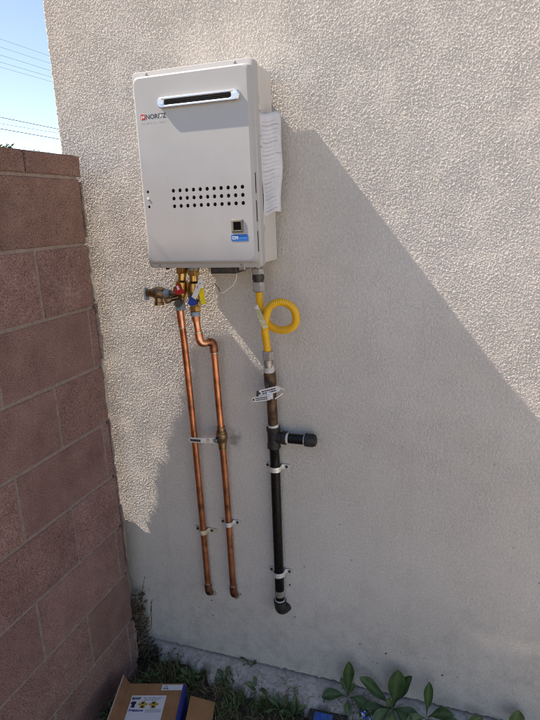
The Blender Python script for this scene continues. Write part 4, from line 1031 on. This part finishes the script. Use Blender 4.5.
weed((0.985, -0.042, -0.270), 'largest weed with big dark spreading leaves against the wall', [
    (-0.75, -0.12, 1.0, 0.190, 0.052, 0.35, 0.7, 'leaf'), (0.10, -0.05, 1.0, 0.205, 0.066, 0.15, 0.15, 'leaf'), (0.34, 0.02, 1.0, 0.190, 0.044, 0.35, -0.7, 'leaf'),
    (-1.0, -0.35, 0.30, 0.140, 0.050, 0.8, 0.3, 'leaf'), (-0.55, -0.75, 0.5, 0.120, 0.050, 1.3, 0.3, 'leaf2'), (0.10, -0.95, 0.55, 0.125, 0.056, 1.4, -0.2, 'leaf2'),
    (0.75, -0.65, 0.55, 0.125, 0.050, 1.2, -0.4, 'leaf'), (1.0, -0.2, 0.55, 0.120, 0.046, 1.1, -0.3, 'leaf2'), (-0.15, -0.4, 1.0, 0.110, 0.036, 0.7, 0.9, 'leaf2')])
weed((1.100, -0.045, -0.270), 'weed with a narrow upright leaf, right of the largest weed', [
    (0.02, 0.0, 1.0, 0.175, 0.036, 0.10, 0.2, 'leaf'), (0.65, -0.12, 0.75, 0.120, 0.046, 0.7, -0.4, 'leaf'), (-0.6, -0.5, 0.5, 0.100, 0.046, 1.1, 0.4, 'leaf2'), (0.55, -0.8, 0.4, 0.110, 0.046, 1.1, -0.2, 'leaf'), (-0.1, -0.9, 0.40, 0.095, 0.040, 1.0, 0.1, 'leaf2')])
weed((1.225, -0.050, -0.272), 'low weed beyond the narrow upright one, near the right edge', [
    (0.45, 0.1, 0.8, 0.085, 0.040, 0.6, 0.2, 'leaf2'), (-0.6, -0.1, 0.5, 0.085, 0.036, 0.9, 0.4, 'leaf'), (0.2, -0.8, 0.5, 0.080, 0.034, 1.0, 0.1, 'leaf'), (0.9, -0.3, 0.4, 0.085, 0.034, 0.9, -0.4, 'leaf2')])
weed((1.370, -0.030, -0.262), 'rightmost pale green weed close to the corner of the photograph', [
    (0.1, 0.0, 1.0, 0.110, 0.052, 0.3, 0.1, 'leaf2'), (-0.7, -0.3, 0.5, 0.085, 0.040, 0.9, 0.3, 'leaf2'), (0.5, -0.6, 0.5, 0.080, 0.036, 1.0, 0.0, 'leaf2')])
# narrow-leaved weeds in the grass
def narrow(loc, n_, ln, label, seed, wd=0.016):
    r = random.Random(seed); L = []
    for k in range(n_):
        a = 2*math.pi*k/n_ + r.uniform(-.3, .3); L.append((math.cos(a), math.sin(a)*0.8, r.uniform(0.7, 1.7), ln*r.uniform(0.6, 1.1), wd*r.uniform(0.7, 1.3), r.uniform(0.6, 1.3), r.uniform(-.3, .3), 'leaf2' if r.random() < 0.6 else 'leaf'))
    weed(loc, label, L, 'weed', 'narrow leaved weeds in the grass')
narrow((0.605, -0.125, GZ+0.003), 9, 0.085, 'narrow leaved weed left of the blue package', 1)
narrow((0.655, -0.135, GZ+0.003), 8, 0.075, 'narrow leaved weed touching the blue package', 2, 0.020)
narrow((0.495, -0.080, GZ+0.012), 8, 0.065, 'narrow leaved weed at the footing edge below the gas pipe', 3)
narrow((0.365, -0.070, GZ+0.012), 7, 0.060, 'narrow leaved weed at the footing edge below the copper pipes', 4)
narrow((0.225, -0.100, GZ+0.008), 9, 0.060, 'narrow leaved weed behind the cardboard box', 5, 0.020)
narrow((0.080, -0.150, GZ+0.006), 8, 0.055, 'narrow leaved weed between the cardboard box and the wall corner', 6)
narrow((0.030, -0.330, GZ+0.004), 8, 0.085, 'narrow leaved weed between the block wall and the cardboard box', 7)
narrow((0.450, -0.012, -0.262), 6, 0.060, 'little weed sprouting where the stucco meets the footing', 8, 0.010)

# grass, straw and dry leaves: nobody could count them
def blades(name, n_, area, hmin, hmax, wd, m, label, seed, lean=0.8, flat=False):
    r = random.Random(seed); mb = MB(); v = []; f = []
    centres = [(r.uniform(area[0], area[1]), r.uniform(area[2], area[3])) for _ in range(110)]
    for _ in range(n_):
        if r.random() < 0.7:
            cx, cy = r.choice(centres); x = r.gauss(cx, 0.022); y = r.gauss(cy, 0.022)
        else: x = r.uniform(area[0], area[1]); y = r.uniform(area[2], area[3])
        if x < 0.004 or y > -0.008: continue
        ledge = -0.11*min(1, max(0.25, x/0.45))
        z_ = GZ if y < ledge else (-0.268 + (y/0.10)*0.03)
        if y > ledge and (r.random() > 0.16 if not flat else r.random() > 0.4): continue
        # keep out from under the box
        rel = Vector((x, y, 0)) - BR_; uu = rel.dot(ux); vv = rel.dot(uy)
        if -W_-0.005 < uu < 0.11 and vv > -0.004: continue
        h_ = r.uniform(hmin, hmax)*(0.6 if y > ledge else 1); a = r.uniform(0, 6.283); ln = r.uniform(0.2, lean)*h_; w_ = wd*r.uniform(0.5, 1.2)
        dx, dy = math.cos(a), math.sin(a); sx, sy = -dy*w_, dx*w_; b0 = len(v)
        if flat:
            zz_ = z_ + r.uniform(0.003, 0.014); e = r.uniform(-0.006, 0.012)
            v += [(x-sx, y-sy, zz_), (x+sx, y+sy, zz_), (x+dx*h_*.5+sx, y+dy*h_*.5+sy, zz_+0.006+e), (x+dx*h_*.5-sx, y+dy*h_*.5-sy, zz_+0.006+e), (x+dx*h_, y+dy*h_, zz_+e)]
        else:
            v += [(x-sx, y-sy, z_-0.004), (x+sx, y+sy, z_-0.004), (x+dx*ln*.35+sx*.8, y+dy*ln*.35+sy*.8, z_+h_*.6), (x+dx*ln*.35-sx*.8, y+dy*ln*.35-sy*.8, z_+h_*.6), (x+dx*ln*1.2, y+dy*ln*1.2, z_+h_)]
        f += [(b0, b0+1, b0+2, b0+3), (b0+3, b0+2, b0+4)]
    mb.add(v, f); o = mb.build(name, m, None, smooth=0); return tag(o, label, 'grass', kind='stuff')
blades('grass', 7600, (0.0, 1.7, -0.64, -0.05), 0.018, 0.062, 0.0022, M['grass'], 'short green grass round the cardboard box and along the footing', 1)
blades('dry_grass', 5200, (0.0, 1.7, -0.64, -0.03), 0.02, 0.07, 0.0011, M['straw'], 'dead straw lying flat among the green grass', 2, flat=True)

def litter(name, n_, label, seed):
    r = random.Random(seed); mb = MB(); v = []; f = []
    for _ in range(n_):
        k = r.random()
        if k < 0.72:      # heaped in the corner, standing up the gap
            z_ = -0.31 + 0.29*(r.random()**2.1); sp = max(0.0, (0.08-z_)/0.39)
            x = r.uniform(-0.035, 0.004 + 0.05*sp**3); y = r.uniform(-0.078, -0.010) if x < 0.005 else r.uniform(-0.10, -0.008)
            sz = r.uniform(0.004, 0.013)
        elif k < 0.9:
            x = 0.01+abs(r.gauss(0, 0.10)); y = -abs(r.gauss(0.08, 0.06))-0.012; z_ = -0.27 + r.uniform(-.02, .01) if y > -0.05 else -0.305 + r.uniform(0, .012); sz = r.uniform(0.004, 0.011)
        else:
            x = r.uniform(0.05, 1.5); y = r.uniform(-0.6, -0.02); z_ = -0.262 + y*0.3 if y > -0.1 else -0.308 + r.uniform(0, 0.01); sz = r.uniform(0.003, 0.008)
        a = Vector((r.gauss(0, 1), r.gauss(0, 1), r.gauss(0, 1))).normalized(); b_ = a.orthogonal().normalized(); c_ = a.cross(b_); p = Vector((x, y, z_)); q0 = len(v); sz *= 0.62; l2 = sz*r.uniform(0.9, 2.6)
        v += [p-b_*l2, p+c_*sz*.5+a*sz*.2, p+b_*l2, p-c_*sz*.5+a*sz*.15]; f += [(q0, q0+1, q0+2), (q0, q0+2, q0+3)]
    mb.add(v, f); o = mb.build(name, [M['dryleaf']], None, smooth=0); return tag(o, label, 'leaf litter', kind='stuff')
litter('dry_leaves', 1150, 'brown dry leaf litter heaped in the wall corner', 4)
# dry twigs climbing the corner
r = random.Random(12)
tw = MB()
for k in range(9):
    x0 = r.uniform(-0.01, 0.035); z0 = r.uniform(-0.29, -0.12); pts_ = [Vector((x0, -0.06+r.uniform(-.03, .03), z0))]
    for q in range(5): pts_.append(pts_[-1] + Vector((r.uniform(-.008, .020), r.uniform(-.006, .010), r.uniform(0.015, 0.055))))
    for p in pts_: p.y = min(p.y, -0.006)
    tw.tube(catmull(pts_, 3), 0.0011, 5)
tag(tw.build('dead_twigs', M['dryleaf'], None), 'thin dead twigs climbing the corner beside the block wall', 'twigs', kind='stuff')

# ------------------------------------------------------------------ beyond the wall
hd = thing('added_shade_shrub', (-1.0, -0.47, GZ), 'unseen narrow shrub added behind the block wall to shade the stucco', 'shrub')  # unseen shrub, added and outlined to cast shade on the lower stucco
XH = -1.0
def shadow_edge(x):          # height on the stucco up to which the hedge shades it
    return float(np.interp(x, [0.20, 0.36, 0.56, 0.62, 0.75, 1.0, 1.17, 1.6, 2.2, 6, 16], [1.00, 0.985, 0.905, 0.865, 0.715, 0.385, 0.098, 0.095, -0.7, -5.7, -18.7]))
def to_hedge(x, z_): return (-(x-XH)/SA, z_ + (x-XH)*SB/SA)
poly = []
for x in np.linspace(0.335, 1.62, 28): poly.append(to_hedge(x, shadow_edge(x)))
ytail = -0.66; ztop = poly[-1][1]
poly += [(ytail, ztop-0.25), (ytail, GZ-0.05), (poly[0][0], GZ-0.05)]
mb = MB(); mb.loft([[(XH+dx, y, z_) for y, z_ in poly] for dx in (-0.02, 0.02)]); mb.build('shade_core', M['hedge'], hd, smooth=0)
mb = MB(); v = []; f = []; r = random.Random(8)
ptop = np.array(poly[:28])
for _ in range(4500):
    y = -r.uniform(0.31, 0.70); zt_ = float(np.interp(-y, -ptop[:, 0], ptop[:, 1])); z_ = r.uniform(GZ, zt_-0.12)
    near = min(1.0, max(0.25, (zt_-z_)/0.5)); x = XH + (0.03 + abs(r.gauss(0, 0.10))*near)*r.choice((-1, 1))
    a = Vector((r.gauss(0, 1), r.gauss(0, 1), r.gauss(0, 1))).normalized(); b_ = a.orthogonal().normalized(); c_ = a.cross(b_); p = Vector((x, y, z_)); q0 = len(v); s_ = r.uniform(0.014, 0.03)
    v += [p-b_*s_*1.6, p+c_*s_*.6+a*s_*.2, p+b_*s_*1.6, p-c_*s_*.6+a*s_*.2]; f += [(q0, q0+1, q0+2), (q0, q0+2, q0+3)]
mb.add(v, f); hl = mb.build('foliage', M['hedge'], hd, smooth=0)

def tree(loc, h_, cr, seed, label):
    t = thing('tree', loc, label, 'tree'); r = random.Random(seed); L = Vector(loc)
    mb = MB(); mb.tube([L, L+Vector((0.05, 0.02, h_*0.35)), L+Vector((0, 0.05, h_*0.75))], [0.14, 0.10, 0.04], 10)
    for k in range(6):
        a = 1.05*k; s_ = L+Vector((0, 0, h_*(0.35+0.06*k))); mb.tube([s_, s_+Vector((math.cos(a)*cr*.45, math.sin(a)*cr*.45, h_*.15)), s_+Vector((math.cos(a)*cr*.8, math.sin(a)*cr*.8, h_*.24))], [0.045, 0.03, 0.012], 7)
    mb.build('trunk', M['wood'], t)
    mb = MB(); v = []; f = []; cl = [(L+Vector((r.gauss(0, cr*.42), r.gauss(0, cr*.42), h_*0.66+r.gauss(0, h_*.14))), r.uniform(.25, .5)) for _ in range(26)]
    for _ in range(5200):
        c_, rad_ = r.choice(cl); p = c_ + Vector((r.gauss(0, 1), r.gauss(0, 1), r.gauss(0, .8)))*rad_*0.5
        p.z = min(p.z, L.z + h_ - 0.12*r.random())
        a = Vector((r.gauss(0, 1), r.gauss(0, 1), r.gauss(0, 1))).normalized(); b_ = a.orthogonal().normalized(); d_ = a.cross(b_); q0 = len(v); s_ = r.uniform(0.03, 0.06)
        v += [p-b_*s_*1.6, p+d_*s_*.6, p+b_*s_*1.6, p-d_*s_*.6]; f += [(q0, q0+1, q0+2, q0+3)]
    mb.add(v, f); mb.build('crown', M['hedge'], t, smooth=0)
tree((-14.0, 14.0, GZ), 4.25, 1.6, 5, 'distant green tree just peeping over the block wall at left')

# overhead wires running away beyond the wall
ORD = ['highest', 'second highest', 'third highest', 'fourth highest', 'fifth highest', 'sixth highest', 'seventh highest', 'lowest']
wires = [(-23.18, 11.0, 0.007, 1), (-23.20, 10.6, 0.007, 1), (-23.23, 10.2, 0.008, 1), (-23.11, 9.8, 0.008, 1), (-22.98, 9.5, 0.007, 1), (-23.30, 7.00, 0.014, 0), (-23.80, 6.78, 0.008, 1), (-23.30, 6.40, 0.014, 0)]
for k, (x, z_, rad_, far) in enumerate(wires):
    pts_ = []
    for i in range(41):
        y = -60 + 180*i/40; sag = 0.00035*(y-27)**2*(1 if y < 27 else 0.6)
        pts_.append((x - 0.06*(y-25)*(1 if not far else -0.2), y, z_ + sag))
    mb = MB(); mb.tube(pts_, rad_, 6)
    tag(mb.build('overhead_wire', M['cable_far'] if far else M['cable'], None), f'{ORD[k]} of the overhead wires crossing the sky above the block wall', 'wire', 'overhead wires')
